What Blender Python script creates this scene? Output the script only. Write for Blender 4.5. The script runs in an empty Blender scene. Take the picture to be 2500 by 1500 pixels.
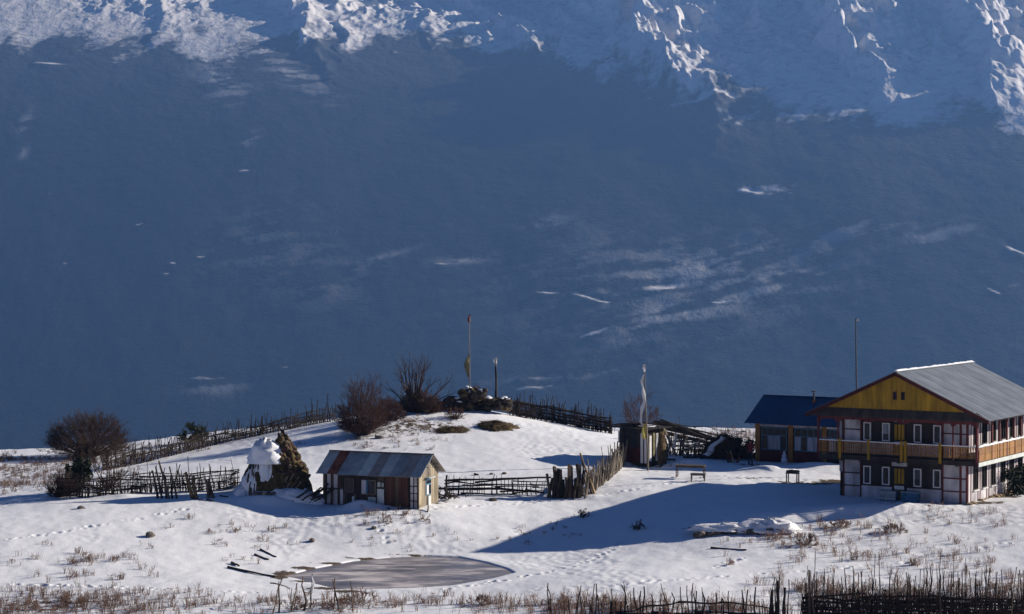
import bpy, math, random
import numpy as np
from mathutils import Vector, Matrix
R = math.radians
rng = random.Random(7)
sc = bpy.context.scene
COL = sc.collection

# ------------------------------------------------------------------ camera, sky, sun, exposure
cam_d = bpy.data.cameras.new('camera')
cam = bpy.data.objects.new('camera', cam_d); COL.objects.link(cam)
cam.location = (0, 0, 14.8)
cam.rotation_euler = (R(90 - 1.43), 0, 0)
cam_d.sensor_fit = 'HORIZONTAL'; cam_d.sensor_width = 36.0
cam_d.lens = 36.0 * 5200 / 2500
cam_d.clip_start = 0.5; cam_d.clip_end = 30000
sc.camera = cam

SUN_EL, SUN_BETA = 20.0, 19.0          # height above the horizon; angle behind the picture plane, on the right
wd = bpy.data.worlds.new('World'); sc.world = wd; wd.use_nodes = True
nt = wd.node_tree; nt.nodes.clear()
sky = nt.nodes.new('ShaderNodeTexSky'); sky.sky_type = 'NISHITA'; sky.sun_disc = False
sky.sun_elevation = R(SUN_EL); sky.sun_rotation = R(90 - SUN_BETA)
sky.altitude = 2800; sky.air_density = 0.5; sky.dust_density = 0.0; sky.ozone_density = 10.0
bg = nt.nodes.new('ShaderNodeBackground'); bg.inputs['Strength'].default_value = 0.05
wo = nt.nodes.new('ShaderNodeOutputWorld')
nt.links.new(sky.outputs[0], bg.inputs[0]); nt.links.new(bg.outputs[0], wo.inputs[0])
sun_d = bpy.data.lights.new('sun', 'SUN'); sun_d.energy = 5.0; sun_d.angle = R(0.5); sun_d.color = (1.0, 0.915, 0.81)
sun = bpy.data.objects.new('sun', sun_d); COL.objects.link(sun)
sdir = Vector((math.cos(R(SUN_BETA)) * math.cos(R(SUN_EL)), math.sin(R(SUN_BETA)) * math.cos(R(SUN_EL)), math.sin(R(SUN_EL))))
sun.rotation_euler = sdir.to_track_quat('Z', 'Y').to_euler()
sc.view_settings.view_transform = 'Standard'; sc.view_settings.look = 'None'
sc.view_settings.gamma = 1.0; sc.view_settings.use_curve_mapping = False
sc.view_settings.exposure = 0.82

# --- GROUND START
def _grad(ix, iy, seed):
    h = (ix.astype(np.int64) * 374761393 + iy.astype(np.int64) * 668265263 + seed * 974711) & 0xffffffff
    h = ((h ^ (h >> 13)) * 1274126177) & 0xffffffff
    h = (h ^ (h >> 16)) & 0xffff
    a = h * (2 * np.pi / 65536)
    return np.cos(a), np.sin(a)
def noise(x, y, seed=0):
    x = np.asarray(x, float); y = np.asarray(y, float)
    ix = np.floor(x); iy = np.floor(y); fx = x - ix; fy = y - iy
    u = fx * fx * fx * (fx * (fx * 6 - 15) + 10); v = fy * fy * fy * (fy * (fy * 6 - 15) + 10)
    def d(ox, oy):
        gx, gy = _grad(ix + ox, iy + oy, seed)
        return gx * (fx - ox) + gy * (fy - oy)
    a = d(0, 0); b = d(1, 0); c = d(0, 1); e = d(1, 1)
    return 1.5 * ((a * (1 - u) + b * u) * (1 - v) + (c * (1 - u) + e * u) * v)
def fbm(x, y, oct=4, seed=0, gain=0.5, lac=2.03):
    s = 0.0; a = 1.0; f = 1.0
    for i in range(oct):
        s = s + a * noise(x * f, y * f, seed + i * 17); a *= gain; f *= lac
    return s
def ridged(x, y, oct=5, seed=0, gain=0.5):
    s = 0.0; a = 1.0; f = 1.0
    for i in range(oct):
        s = s + a * (1 - np.abs(noise(x * f, y * f, seed + i * 31)) * 1.6); a *= gain; f *= 2.05
    return s
def smooth(e0, e1, x):
    t = np.clip((x - e0) / (e1 - e0), 0, 1); return t * t * (3 - 2 * t)

# survey points of the plateau (x, y, height)
SURVEY = [(-23.41,97.0,-1.67),(-12.11,96.5,-1.59),(0.00,96.5,-1.59),(12.11,96.5,-1.59),(23.41,97.0,-1.67),(-25.33,105.0,-1.40),
 (-17.06,104.0,-1.45),(25.57,106.0,-1.15),(13.36,106.5,-1.22),(5.14,106.5,-1.22),(-10.39,109.9,-1.73),(-7.09,104.9,-1.75),
 (-7.75,114.7,-1.79),(-3.34,115.3,-1.79),(-0.64,111.0,-1.73),(-3.07,106.0,-1.76),(-5.31,110.0,-1.75),(2.24,116.3,-1.57),
 (0.91,118.3,-1.39),(7.76,115.0,-1.16),(12.15,114.5,-0.87),(21.07,115.0,-0.72),(27.49,114.0,-0.58),(-27.97,116.0,-0.41),
 (-21.62,118.0,-0.44),(-14.98,119.5,-0.63),(-8.10,120.0,-0.58),(-1.17,121.5,-0.89),(4.77,123.8,-0.71),(10.41,120.0,-0.35),
 (17.50,121.0,-0.17),(23.62,122.5,-0.07),(30.13,125.0,0.30),(26.66,124.0,0.15),(19.79,128.3,0.22),(23.12,126.2,0.16),
 (31.30,132.0,-0.08),(16.29,130.0,0.27),(11.54,133.0,0.20),(6.36,132.0,0.05),(11.62,137.0,0.34),(17.41,139.0,0.34),
 (20.71,136.0,0.13),(8.72,146.0,0.26),(12.75,147.0,0.50),(17.11,148.0,0.35),(22.66,147.0,0.59),(-11.46,126.5,-0.07),
 (-5.50,124.0,-0.04),(-4.42,127.5,0.01),(-17.03,128.0,0.42),(-20.73,126.5,0.37),(-27.18,127.0,0.24),(-29.89,124.0,-0.01),
 (-3.80,131.5,-0.07),(2.02,131.0,-0.12),(4.55,131.0,-0.22),(7.93,147.0,0.70),(-9.34,138.5,0.66),(-4.03,139.5,0.56),
 (1.38,143.0,0.75),(5.86,152.0,1.34),(-15.26,144.0,0.93),(-10.62,151.0,1.95),(-7.56,157.0,2.86),(-5.03,153.5,2.15),
 (-1.50,155.5,2.23),(-0.31,161.0,2.56),(-4.01,160.0,2.95),(-1.86,161.0,2.93),(3.14,163.0,1.87),(7.40,160.0,1.25),
 (-28.04,150.0,0.07),(-22.40,155.0,0.77),(-18.38,159.0,1.39),(-13.50,163.0,2.00),(-36.62,152.0,-0.13),(-34.13,154.0,-0.18),
 (-33.73,140.0,-0.30),(-27.93,138.0,0.18),(-14.50,127.5,0.43),(12.33,160.0,0.57),(17.36,170.0,0.53),(21.66,173.0,0.41),
 (14.74,170.0,0.40),(31.48,172.0,0.40),(40.94,170.0,0.40),(-31.31,157.0,-0.07)]
_sx = np.array([(a, b) for a, b, c in SURVEY]) / 20.0
_sz = np.array([c for a, b, c in SURVEY])
def _phi(r2): return 0.5 * r2 * np.log(r2 + 1e-9)
def _solve():
    n = len(_sx)
    K = _phi(((_sx[:, None] - _sx[None]) ** 2).sum(2)) + 0.004 * np.eye(n)
    Pm = np.hstack([np.ones((n, 1)), _sx])
    A = np.zeros((n + 3, n + 3)); A[:n, :n] = K; A[:n, n:] = Pm; A[n:, :n] = Pm.T
    return np.linalg.solve(A, np.concatenate([_sz, np.zeros(3)]))
_tw = _solve()
POND = [(-11.75,108.70),(-10.52,111.25),(-8.58,114.07),(-6.68,115.46),(-4.70,116.09),(-2.90,115.62),(-1.31,113.47),(-0.21,111.25),(0.17,109.82),(-1.04,107.74),(-3.05,105.47),(-5.05,104.69),(-7.05,104.31),(-8.67,104.44),(-9.82,106.00),(-10.92,107.74)]
ICE_Z = -1.72
def pond_dist(x, y):
    p = np.array(POND); q = np.roll(p, -1, 0)
    best = np.full(np.shape(x), 1e9); ins = np.zeros(np.shape(x), bool)
    for (ax, ay), (bx, by) in zip(p, q):
        t = np.clip(((x - ax) * (bx - ax) + (y - ay) * (by - ay)) / ((bx - ax) ** 2 + (by - ay) ** 2), 0, 1)
        best = np.minimum(best, np.hypot(x - ax - t * (bx - ax), y - ay - t * (by - ay)))
        cr = ((ay > y) != (by > y)) & (x < (bx - ax) * (y - ay) / (by - ay + 1e-12) + ax)
        ins ^= cr
    return np.where(ins, -best, best)
# snow drifts and heaps: x, y, radius x, radius y, height
HEAPS = [(22.24,122.70,3,1.6,0.42),(17.62,121.80,3.5,1.5,0.22),(16.92,141.60,1.6,1,0.35),(20.39,143.00,2,1,0.35),(20.30,136.80,1.5,0.8,0.12),(-8.88,124.50,1.1,0.7,0.45),(-14.52,125.55,1.8,0.8,0.35),(-16.67,129.05,0.7,0.5,0.35),(-13.15,128.65,1.5,0.9,0.5),(8.20,146.75,0.7,0.6,0.25),(-2.57,133.40,1.3,0.8,0.35),(12.34,145.55,1.3,0.7,0.35),(4.78,130.60,0.8,0.5,0.2),(-23.16,126.45,1.2,0.8,0.2),(14.61,120.25,2.6,1.2,0.3),(19.00,121.65,3,1.2,0.25),(-3.49,120.80,1.5,1,0.15),(1.17,121.00,1,0.8,-0.2)]
def edge_y(x):
    return 168 + 8 * smooth(5, 18, x) - 6 * smooth(-22, -32, x) + 2.0 * noise(x / 9.0, x * 0 + 3.3, 5)
def ground(x, y, fine=True):
    x = np.asarray(x, float); y = np.asarray(y, float)
    xc = np.clip(x, -46, 46); yc = np.clip(y, 93, 178)
    X = xc / 20; Y = yc / 20
    z = _tw[-3] + _tw[-2] * X + _tw[-1] * Y
    for i in range(len(_sx)):
        z = z + _tw[i] * _phi((X - _sx[i, 0]) ** 2 + (Y - _sx[i, 1]) ** 2)
    z = z + 0.05 * fbm(x / 5, y / 6, 3, 3)
    for hx, hy, rx, ry, h in HEAPS:
        z = z + h * np.exp(-(((x - hx) / rx) ** 2 + ((y - hy) / ry) ** 2))
    s = pond_dist(x, y)
    w = np.exp(-(np.maximum(s, 0) / 1.3) ** 2)
    z = z * (1 - w) + (ICE_Z + 0.05 + 0.08 * np.maximum(s, 0)) * w
    z = np.where(s < 0, ICE_Z + 0.05 - 0.5 * np.minimum(1, -s / 0.45), z)
    if fine:
        z = z + 0.018 * fbm(x / 1.1, y / 1.6, 3, 11) * smooth(0, 1, s)
        rough = smooth(0.15, 0.5, fbm(x / 7, y / 9, 2, 21))
        z = z + 0.03 * rough * noise(x / 0.42, y / 0.55, 23) * smooth(0, 1, s)
    e = np.maximum(0, y - edge_y(x))
    z = z - 0.62 * e * e / (e + 9)
    n = np.maximum(0, 93 - y)                       # the hill the view is taken from
    z = z + 0.17 * n * n / (n + 12)
    return z
# --- GROUND END
# --- MOUNT START
# spots on the far slope with snowy clearings: x, d (distance up the slope), half-width, half-depth, flatness 0..1, snow 0..1, skew
CLEAR = [(-1098,1789,34.2,13.4,1,0.8,0.22),
 (69,978,22.7,7.1,0.9,0.7,-0.06),
 (136,959,25.6,9.2,1,0.7,-0.50),
 (169,941,11.8,6.1,1,0.7,-0.09),
 (280,1005,30.6,18.5,1,0.8,0.38),
 (375,951,21.0,4.2,0.9,0.6,0.35),
 (330,1149,14.2,5.2,0.9,0.5,0.32),
 (479,1406,19.4,11.5,1,0.7,-0.27),
 (519,1417,72.5,33.4,0.2,0.35,0.09),
 (-133,1081,14.3,6.0,1,0.6,0.18),
 (-95,1103,47.6,17.1,0.1,0.3,0.36),
 (146,829,29.6,8.2,0.7,0.65,0.53),
 (118,856,22.0,7.1,0.5,0.3,0.12),
 (49,682,31.7,6.1,0.5,0.5,0.13),
 (42,649,42.0,8.1,0.5,0.45,0.25),
 (106,686,78.1,14.3,0.1,0.3,0.41),
 (428,1849,68.4,9.4,1,0.8,0.26),
 (925,1144,15.4,17.2,1,0.7,-0.67),
 (855,986,9.3,7.5,1,0.6,-0.83),
 (877,1020,29.3,16.1,0.1,0.35,-0.78),
 (-665,1010,7.9,4.0,1,0.55,0.38),
 (-673,971,9.6,4.0,1,0.55,0.25),
 (-613,1043,9.5,4.9,1,0.6,0.36),
 (-883,985,8.3,4.8,0.6,0.5,0.13),
 (-757,1141,11.0,5.8,0.8,0.5,0.62),
 (-570,1385,18.6,6.9,0.8,0.5,0.47),
 (-544,631,36.3,6.8,0.6,0.4,0.25),
 (-518,609,50.3,22.5,0.05,0.22,0.27),
 (-573,1521,19.6,29.5,0.05,0.3,1.49),
 (-404,678,14.6,4.0,0.6,0.4,0.25),
 (-1089,1496,12.8,44.0,0.05,0.25,0.25),
 (-1062,1381,8.9,32.6,0.05,0.22,0.25),
 (282,1029,250.6,191.5,0.02,0.17,0.23),
 (394,1116,155.3,69.4,0.02,0.2,0.29),
 (303,917,98.2,32.0,0.02,0.25,0.46),
 (511,1033,108.1,66.9,0.02,0.2,0.43),
 (255,851,82.5,27.8,0.02,0.25,0.57),
 (65,1261,48.9,26.4,0.02,0.2,0.19),
 (649,1228,96.3,32.6,0.02,0.2,0.40),
 (802,1212,64.0,34.0,0.02,0.22,0.43),
 (-248,1093,46.8,17.9,0.02,0.22,0.77),
 (-676,1794,63.6,85.2,0.02,0.3,-0.58),
 (-544,1925,119.2,72.0,0.02,0.3,-0.97),
 (-132,1261,16.6,15.1,0.02,0.3,0.01),
 (8,1091,23.5,11.1,0.02,0.25,-0.13),
 (35,680,63.6,13.2,0.02,0.2,0.25),
 (-352,982,71.0,98.1,0,0.1,0.14),
 (-487,1104,98.2,143.7,0,0.1,0.17)]
# spurs: x, d at the top, x, d at the foot, half-width, gradient of the lit flank
SPURS = [(-1073,2624,-837,2048,160,0.12),
 (-686,2694,-428,1969,130,0.28),
 (-546,3194,-398,2084,80,0.3),
 (-310,3145,-194,2281,110,0.22),
 (-149,3445,-30,2278,100,0.3),
 (-74,2525,236,1975,80,0.4),
 (230,3067,443,1822,210,0.45),
 (416,2674,466,2073,150,0.45),
 (714,2910,602,2387,130,0.42),
 (845,2521,815,1923,150,0.5),
 (1026,2835,892,2065,140,0.45),
 (1163,2522,1079,1840,140,0.5),
 (1332,2807,1237,2161,120,0.5),
 (93,3064,179,2236,70,0.4),
 (477,2413,509,1954,80,0.45),
 (871,2379,859,1926,70,0.5),
 (1070,2743,1009,2215,90,0.45),
 (822,2849,753,2495,90,0.45),
 (371,2957,394,2361,90,0.45)]
def face_y(x): return 3000 - 0.25 * x
def mount_z(x, d):
    low = 0.47 * d
    brk = 2420 + 90 * noise(x / 260.0, 0 * x + 1.7, 41) + 45 * noise(x / 90.0, 0 * x + 5.1, 43) + BRKF(x)
    t = np.maximum(0, d - brk)
    soft = 60.0
    k = t * t / (t + soft)
    z = -520 + 0.15 * np.clip(-x - 60 + 60 * np.exp(-np.abs(x) / 60), 0, 1500) * smooth(0, 2100, d) + low - k * (0.285 - 0.185 * smooth(-150, 250, x))
    up = smooth(-330, 160, d - brk)
    # spurs running down the slope, each with a steep left flank and a long right flank that catches the low sun
    wx = x + 38 * fbm(x / 300, d / 260, 3, 51)
    wx = wx + 16 * fbm(x / 48, d / 70, 3, 53)
    wd = d + 40 * fbm(x / 300, d / 260, 3, 57)
    h = 0 * x
    for ax, ad, bx, bd, w, gr in SPURS:
        t = np.clip((wd - bd) / (ad - bd), -0.3, 1.6)
        c = bx + (ax - bx) * t
        ww = w * (0.35 + 0.65 * np.clip(t, 0, 1.2))
        q = (wx - c) / ww
        prof = np.where(q < -0.55, (q + 1) / 0.45, (1 - q) / 1.55)
        h = np.maximum(h, gr * 1.55 * ww * np.maximum(prof, 0) * smooth(-0.25, 0.1, t))
    z = z + h * smooth(-0.75, 0.15, fbm(x / 110, d / 170, 3, 55)) * (1 + 0.25 * fbm(x / 40, d / 60, 3, 59))
    z = z + up * 9 * (ridged(wx / 150.0 - d / 420, d / 380.0, 4, 61, 0.5) - 1.0)
    rr = np.maximum(0, ridged(wx / 75.0 - d / 260, d / 230.0, 4, 67, 0.5) - 0.7)
    z = z + up * 11 * rr * rr
    z = z + up * ((7 - 2 * smooth(-100, 300, x)) * fbm(x / 45, d / 60, 4, 71))
    z = z + (1 - up) * (9 * fbm(x / 420, d / 800, 2, 81) + 2 * fbm(x / 70, d / 90, 3, 83))
    for cx, cd, rx, rd, fl, sn, sk in CLEAR:
        if fl > 0:
            m = np.nonzero((np.abs(x - cx) < 2.6 * rx) & (np.abs(d - cd) < 4.5 * rd + 2.6 * abs(sk) * rx))
            xx = x[m] - cx; dd = d[m] - cd - sk * xx
            w = np.exp(-(xx / rx) ** 2 - (dd / (rd * 1.6)) ** 2)
            z[m] -= fl * (0.45 * dd + 0.14 * xx) * w
    return z
def BRKF(x): return -130 * smooth(-350, -800, x) - 430 * smooth(-250, 350, x)
# --- MOUNT END

# ------------------------------------------------------------------ node material helpers
def new_mat(name):
    m = bpy.data.materials.new(name); m.use_nodes = True
    return m, m.node_tree, m.node_tree.nodes['Principled BSDF']
def nd(t, kind, **kw):
    n = t.nodes.new(kind)
    for k, v in kw.items():
        if k in n.inputs: n.inputs[k].default_value = v
        else: setattr(n, k, v)
    return n
def ramp(t, fac, stops):
    r = t.nodes.new('ShaderNodeValToRGB'); el = r.color_ramp.elements
    while len(el) < len(stops): el.new(0.5)
    for e, (p, c) in zip(el, stops): e.position = p; e.color = (*c, 1) if len(c) == 3 else c
    t.links.new(fac, r.inputs[0]); return r.outputs[0]
def mixc(t, fac, a, b, blend='MIX'):
    m = t.nodes.new('ShaderNodeMix'); m.data_type = 'RGBA'; m.blend_type = blend
    for sock, v in ((m.inputs[0], fac), (m.inputs[6], a), (m.inputs[7], b)):
        if hasattr(v, 'is_linked') or hasattr(v, 'links'): t.links.new(v, sock)
        elif isinstance(v, (int, float)): sock.default_value = v
        else: sock.default_value = (*v, 1)
    return m.outputs[2]
def mth(t, op, a, b=0.0, c=None):
    m = t.nodes.new('ShaderNodeMath'); m.operation = op
    for s, v in zip(m.inputs, (a, b, c)):
        if v is None: continue
        if hasattr(v, 'links'): t.links.new(v, s)
        else: s.default_value = v
    return m.outputs[0]
def bump(t, h, bsdf, strength=0.3, dist=0.05):
    b = nd(t, 'ShaderNodeBump', Strength=strength, Distance=dist)
    t.links.new(h, b.inputs['Height']); t.links.new(b.outputs[0], bsdf.inputs['Normal'])
def obj_noise(t, scale, detail=4, world=True, stretch=None):
    if world:
        g = t.nodes.new('ShaderNodeNewGeometry').outputs['Position']
    else:
        g = t.nodes.new('ShaderNodeTexCoord').outputs['Object']
    if stretch:
        mp = t.nodes.new('ShaderNodeMapping'); mp.inputs['Scale'].default_value = stretch
        t.links.new(g, mp.inputs[0]); g = mp.outputs[0]
    n = nd(t, 'ShaderNodeTexNoise', Scale=scale, Detail=detail)
    t.links.new(g, n.inputs['Vector']); return n.outputs['Fac']
def attr(t, name):
    a = t.nodes.new('ShaderNodeAttribute'); a.attribute_name = name; return a.outputs['Fac']

M = {}
def simple(name, c1, c2, scale=3.0, rough=0.8, stretch=None, world=True, spec=0.2, metal=0.0, bmp=0.2, rnd=0.25, bdist=0.02):
    m, t, b = new_mat(name)
    f = obj_noise(t, scale, 5, world, stretch)
    col = ramp(t, f, [(0.3, c1), (0.7, c2)])
    if rnd:
        oi = t.nodes.new('ShaderNodeObjectInfo').outputs['Random']
        v = mth(t, 'MULTIPLY_ADD', oi, rnd * 2, 1 - rnd)
        hs = nd(t, 'ShaderNodeHueSaturation'); t.links.new(v, hs.inputs['Value']); t.links.new(col, hs.inputs['Color']); col = hs.outputs[0]
    t.links.new(col, b.inputs['Base Color'])
    b.inputs['Roughness'].default_value = rough; b.inputs['Specular IOR Level'].default_value = spec
    b.inputs['Metallic'].default_value = metal
    if bmp: bump(t, f, b, bmp, bdist)
    M[name] = m; return m

# snow with earth and dry grass showing through where the vertex attribute says so
def make_snow_ground():
    m, t, b = new_mat('snow_ground')
    n1 = obj_noise(t, 0.9, 5); n2 = obj_noise(t, 6.0, 5); n3 = obj_noise(t, 2.6, 6, True, (1, 0.6, 1))
    snow = mixc(t, n1, (0.76, 0.77, 0.79), (0.84, 0.845, 0.85))
    earth = ramp(t, n2, [(0.3, (0.035, 0.024, 0.016)), (0.55, (0.085, 0.058, 0.035)), (0.75, (0.16, 0.12, 0.075))])
    d = attr(t, 'dirt')
    k = mth(t, 'ADD', d, mth(t, 'MULTIPLY', mth(t, 'SUBTRACT', n3, 0.5), 1.5))
    k2 = mth(t, 'ADD', k, mth(t, 'MULTIPLY', mth(t, 'SUBTRACT', n2, 0.5), 0.9))
    mask = ramp(t, k2, [(0.42, (0, 0, 0)), (0.60, (1, 1, 1))])
    t.links.new(mixc(t, mask, snow, earth), b.inputs['Base Color'])
    b.inputs['Roughness'].default_value = 0.75; b.inputs['Specular IOR Level'].default_value = 0.25
    h = mth(t, 'ADD', mth(t, 'MULTIPLY', obj_noise(t, 9.0, 4, True, (1, 0.7, 1)), 0.6), mth(t, 'MULTIPLY', obj_noise(t, 2.2, 3, True, (0.8, 1.4, 1)), 1.2))
    bump(t, h, b, 0.32, 0.05)
    M['snow_ground'] = m
make_snow_ground()
def make_snow():
    m, t, b = new_mat('snow')
    n1 = obj_noise(t, 2.0, 5)
    t.links.new(mixc(t, n1, (0.76, 0.77, 0.79), (0.84, 0.845, 0.85)), b.inputs['Base Color'])
    b.inputs['Roughness'].default_value = 0.7; b.inputs['Specular IOR Level'].default_value = 0.25
    bump(t, obj_noise(t, 8.0, 4), b, 0.4, 0.04); M['snow'] = m
make_snow()
def make_ice():
    m, t, b = new_mat('ice')
    n = obj_noise(t, 0.9, 7, True, (0.45, 0.9, 1)); n2 = obj_noise(t, 1.5, 5, True, (0.35, 1.0, 1)); n3 = obj_noise(t, 0.2, 3); n4 = obj_noise(t, 3.0, 6, True, (0.5, 0.8, 1))
    c = ramp(t, n, [(0.38, (0.15, 0.14, 0.15)), (0.47, (0.28, 0.25, 0.255)), (0.54, (0.42, 0.38, 0.365)), (0.63, (0.62, 0.56, 0.53))])
    c = mixc(t, mth(t, 'MULTIPLY', ramp(t, n4, [(0.5, (0, 0, 0)), (0.7, (1, 1, 1))]), 0.35), c, (0.62, 0.58, 0.57))
    dark = ramp(t, mth(t, 'ADD', n2, mth(t, 'MULTIPLY', mth(t, 'SUBTRACT', n3, 0.5), 0.8)), [(0.53, (0, 0, 0)), (0.58, (1, 1, 1))])
    c = mixc(t, mth(t, 'MULTIPLY', dark, 0.65), c, (0.07, 0.072, 0.085))
    rim = attr(t, 'rim')
    band = mth(t, 'MULTIPLY_ADD', mth(t, 'SINE', mth(t, 'MULTIPLY', rim, 9.0)), 0.25, 0.75)
    c = mixc(t, ramp(t, mth(t, 'ADD', rim, mth(t, 'MULTIPLY', mth(t, 'SUBTRACT', n, 0.5), 0.8)), [(0.3, (0.55, 0.55, 0.55)), (0.9, (0, 0, 0))]), c, (0.16, 0.14, 0.15))
    t.links.new(c, b.inputs['Base Color'])
    t.links.new(ramp(t, n, [(0.3, (0.28, 0.28, 0.28)), (0.7, (0.6, 0.6, 0.6))]), b.inputs['Roughness'])
    b.inputs['Specular IOR Level'].default_value = 0.4
    bump(t, n4, b, 0.15, 0.02); M['ice'] = m
make_ice()
def make_mountain():
    m, t, b = new_mat('mountain')
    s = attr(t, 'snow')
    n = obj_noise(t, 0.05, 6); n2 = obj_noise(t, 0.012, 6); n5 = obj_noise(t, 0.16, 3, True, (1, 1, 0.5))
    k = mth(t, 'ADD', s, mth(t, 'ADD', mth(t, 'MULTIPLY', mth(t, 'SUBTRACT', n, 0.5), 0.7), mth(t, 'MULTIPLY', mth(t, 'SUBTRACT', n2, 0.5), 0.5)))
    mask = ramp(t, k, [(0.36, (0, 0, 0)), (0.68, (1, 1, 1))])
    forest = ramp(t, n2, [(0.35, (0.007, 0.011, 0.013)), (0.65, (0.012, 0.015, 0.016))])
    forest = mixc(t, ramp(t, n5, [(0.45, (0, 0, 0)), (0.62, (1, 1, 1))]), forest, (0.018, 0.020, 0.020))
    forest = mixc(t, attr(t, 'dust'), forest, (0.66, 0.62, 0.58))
    rock = ramp(t, obj_noise(t, 0.035, 7, True, (1, 1, 2.2)), [(0.52, (0, 0, 0)), (0.66, (1, 1, 1))])
    cover = mixc(t, mth(t, 'MULTIPLY', rock, 0.35), (0.66, 0.62, 0.58), (0.10, 0.09, 0.085))
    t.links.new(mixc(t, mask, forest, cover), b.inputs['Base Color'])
    b.inputs['Roughness'].default_value = 0.85; b.inputs['Specular IOR Level'].default_value = 0.1
    bump(t, mth(t, 'ADD', n, mth(t, 'MULTIPLY', n5, 0.6)), b, 0.35, 7.0)
    M['mountain'] = m
make_mountain()

# ------------------------------------------------------------------ object helpers
def tag(o, label=None, cat=None, group=None, kind=None):
    if label: o['label'] = label
    if cat: o['category'] = cat
    if group: o['group'] = group
    if kind: o['kind'] = kind
    return o
def mesh_from(verts, faces, name='mesh', smooth_shade=False):
    me = bpy.data.meshes.new(name); me.from_pydata([tuple(v) for v in verts], [], faces)
    if smooth_shade: me.polygons.foreach_set('use_smooth', [True] * len(me.polygons))
    me.update(); return me
def grid_mesh(X, Y, Z, name, attrs=None):
    r, c = X.shape
    co = np.stack([X, Y, Z], 2).reshape(-1, 3)
    idx = np.arange(r * c).reshape(r, c)
    f = np.stack([idx[:-1, :-1], idx[:-1, 1:], idx[1:, 1:], idx[1:, :-1]], 2).reshape(-1, 4)
    me = bpy.data.meshes.new(name)
    me.vertices.add(len(co)); me.vertices.foreach_set('co', co.astype(np.float32).ravel())
    me.loops.add(f.size); me.loops.foreach_set('vertex_index', f.astype(np.int32).ravel())
    me.polygons.add(len(f)); me.polygons.foreach_set('loop_start', np.arange(0, f.size, 4, dtype=np.int32))
    me.polygons.foreach_set('use_smooth', np.ones(len(f), bool))
    for k, v in (attrs or {}).items():
        a = me.attributes.new(k, 'FLOAT', 'POINT'); a.data.foreach_set('value', v.astype(np.float32).ravel())
    me.update(); me.validate(); return me
def add(name, me, mat, parent=None, mtx=None, loc=None):
    o = bpy.data.objects.new(name, me); COL.objects.link(o)
    if mat is not None and not me.materials: me.materials.append(M[mat] if isinstance(mat, str) else mat)
    if parent: o.parent = parent
    if mtx is not None: o.matrix_basis = mtx
    if loc is not None: o.location = loc
    return o

# ------------------------------------------------------------------ ground
TRAILS = [([(-3.22,104.25),(0.00,106.85),(3.21,111.05),(4.62,113.95),(5.87,117.10),(6.37,118.00)],0.12,0.1),
 ([(-27.45,113.85),(-25.63,115.55),(-23.80,117.50),(-21.33,120.25),(-19.19,122.85),(-17.03,124.40)],0.12,0.08),
 ([(-4.55,124.25),(-1.23,127.25),(1.75,129.30),(4.52,130.30),(7.12,131.95),(10.40,134.85)],0.14,0.08),
 ([(-25.25,104.65),(-22.49,104.05),(-18.94,103.30),(-14.87,102.75),(-11.91,102.85)],0.15,0.11),
 ([(0.99,102.95),(4.97,103.05),(8.05,104.25),(11.25,105.95),(14.47,107.10),(20.02,109.20),(23.14,111.05),(25.52,113.05),(27.52,114.15)],0.15,0.07),
 ([(10.20,107.85),(12.48,111.50)],0.12,0.09),
 ([(-11.69,123.70),(-10.76,123.95),(-9.29,123.60)],0.3,0.1),
 ([(8.55,143.15),(12.14,139.95),(14.60,137.75),(17.09,136.40),(19.63,135.75)],0.5,0.07),
 ([(9.64,135.20),(13.40,136.35)],0.4,0.07),
 ([(-7.41,120.10),(-6.72,118.10),(-6.99,116.95)],0.2,0.12)]
# bare earth or dry grass: x, y, radius x, radius y, amount
EARTH = [(-11.49,109.25,0.8,0.7,1.3),(-10.57,111.10,1,0.5,1.3),(-9.07,104.40,1.2,0.4,1.3),(-11.81,107.90,0.5,0.6,1.3),(-8.09,103.50,0.9,0.35,1.1),(-10.50,106.65,0.7,0.4,1.1),(-9.37,112.90,1.2,0.35,1.2),(-7.75,114.70,1.5,0.3,0.9),(-5.59,116.00,2,0.25,0.7),(-33.50,142.45,4.5,8,0.3),(-31.08,132.15,3,4,0.28),(-34.24,149.30,5,6,0.25),(-8.04,154.55,3.5,4,0.34),(-7.09,153.45,3,3,0.22),(-9.20,149.15,2.5,4,0.15),(18.48,135.00,2.5,1,0.7),(20.77,136.40,1.2,1,0.8),(15.33,137.10,1.6,0.5,0.65),(27.35,124.45,1.6,0.7,0.9),(29.49,128.55,1.5,2,1),(31.75,132.80,1.5,2,0.9),(22.47,122.65,4.5,0.5,0.45),(-4.65,126.80,1.5,1.5,0.5),(-5.98,124.00,1.5,0.3,0.7),(13.65,150.70,3,3,0.4),(17.88,168.75,4,5,0.3),(10.28,92.00,5,5,0.3),(16.94,117.10,6,4,0.12),(23.03,113.70,7,7,0.14),(-20.04,109.30,5,3,0.12),(-21.19,99.80,6,3,0.26),(-22.44,97.70,4,3,0.3),(-14.78,117.85,3,3,0.1),(-4.47,154.65,2,2,0.25),(2.85,98.35,6,2,0.15),(20.02,98.75,9,3,0.3),(16.26,145.45,1.5,1,0.6),(-7.17,119.85,2,2,0.12),(9.53,145.50,2.2,0.8,0.6)]
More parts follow.
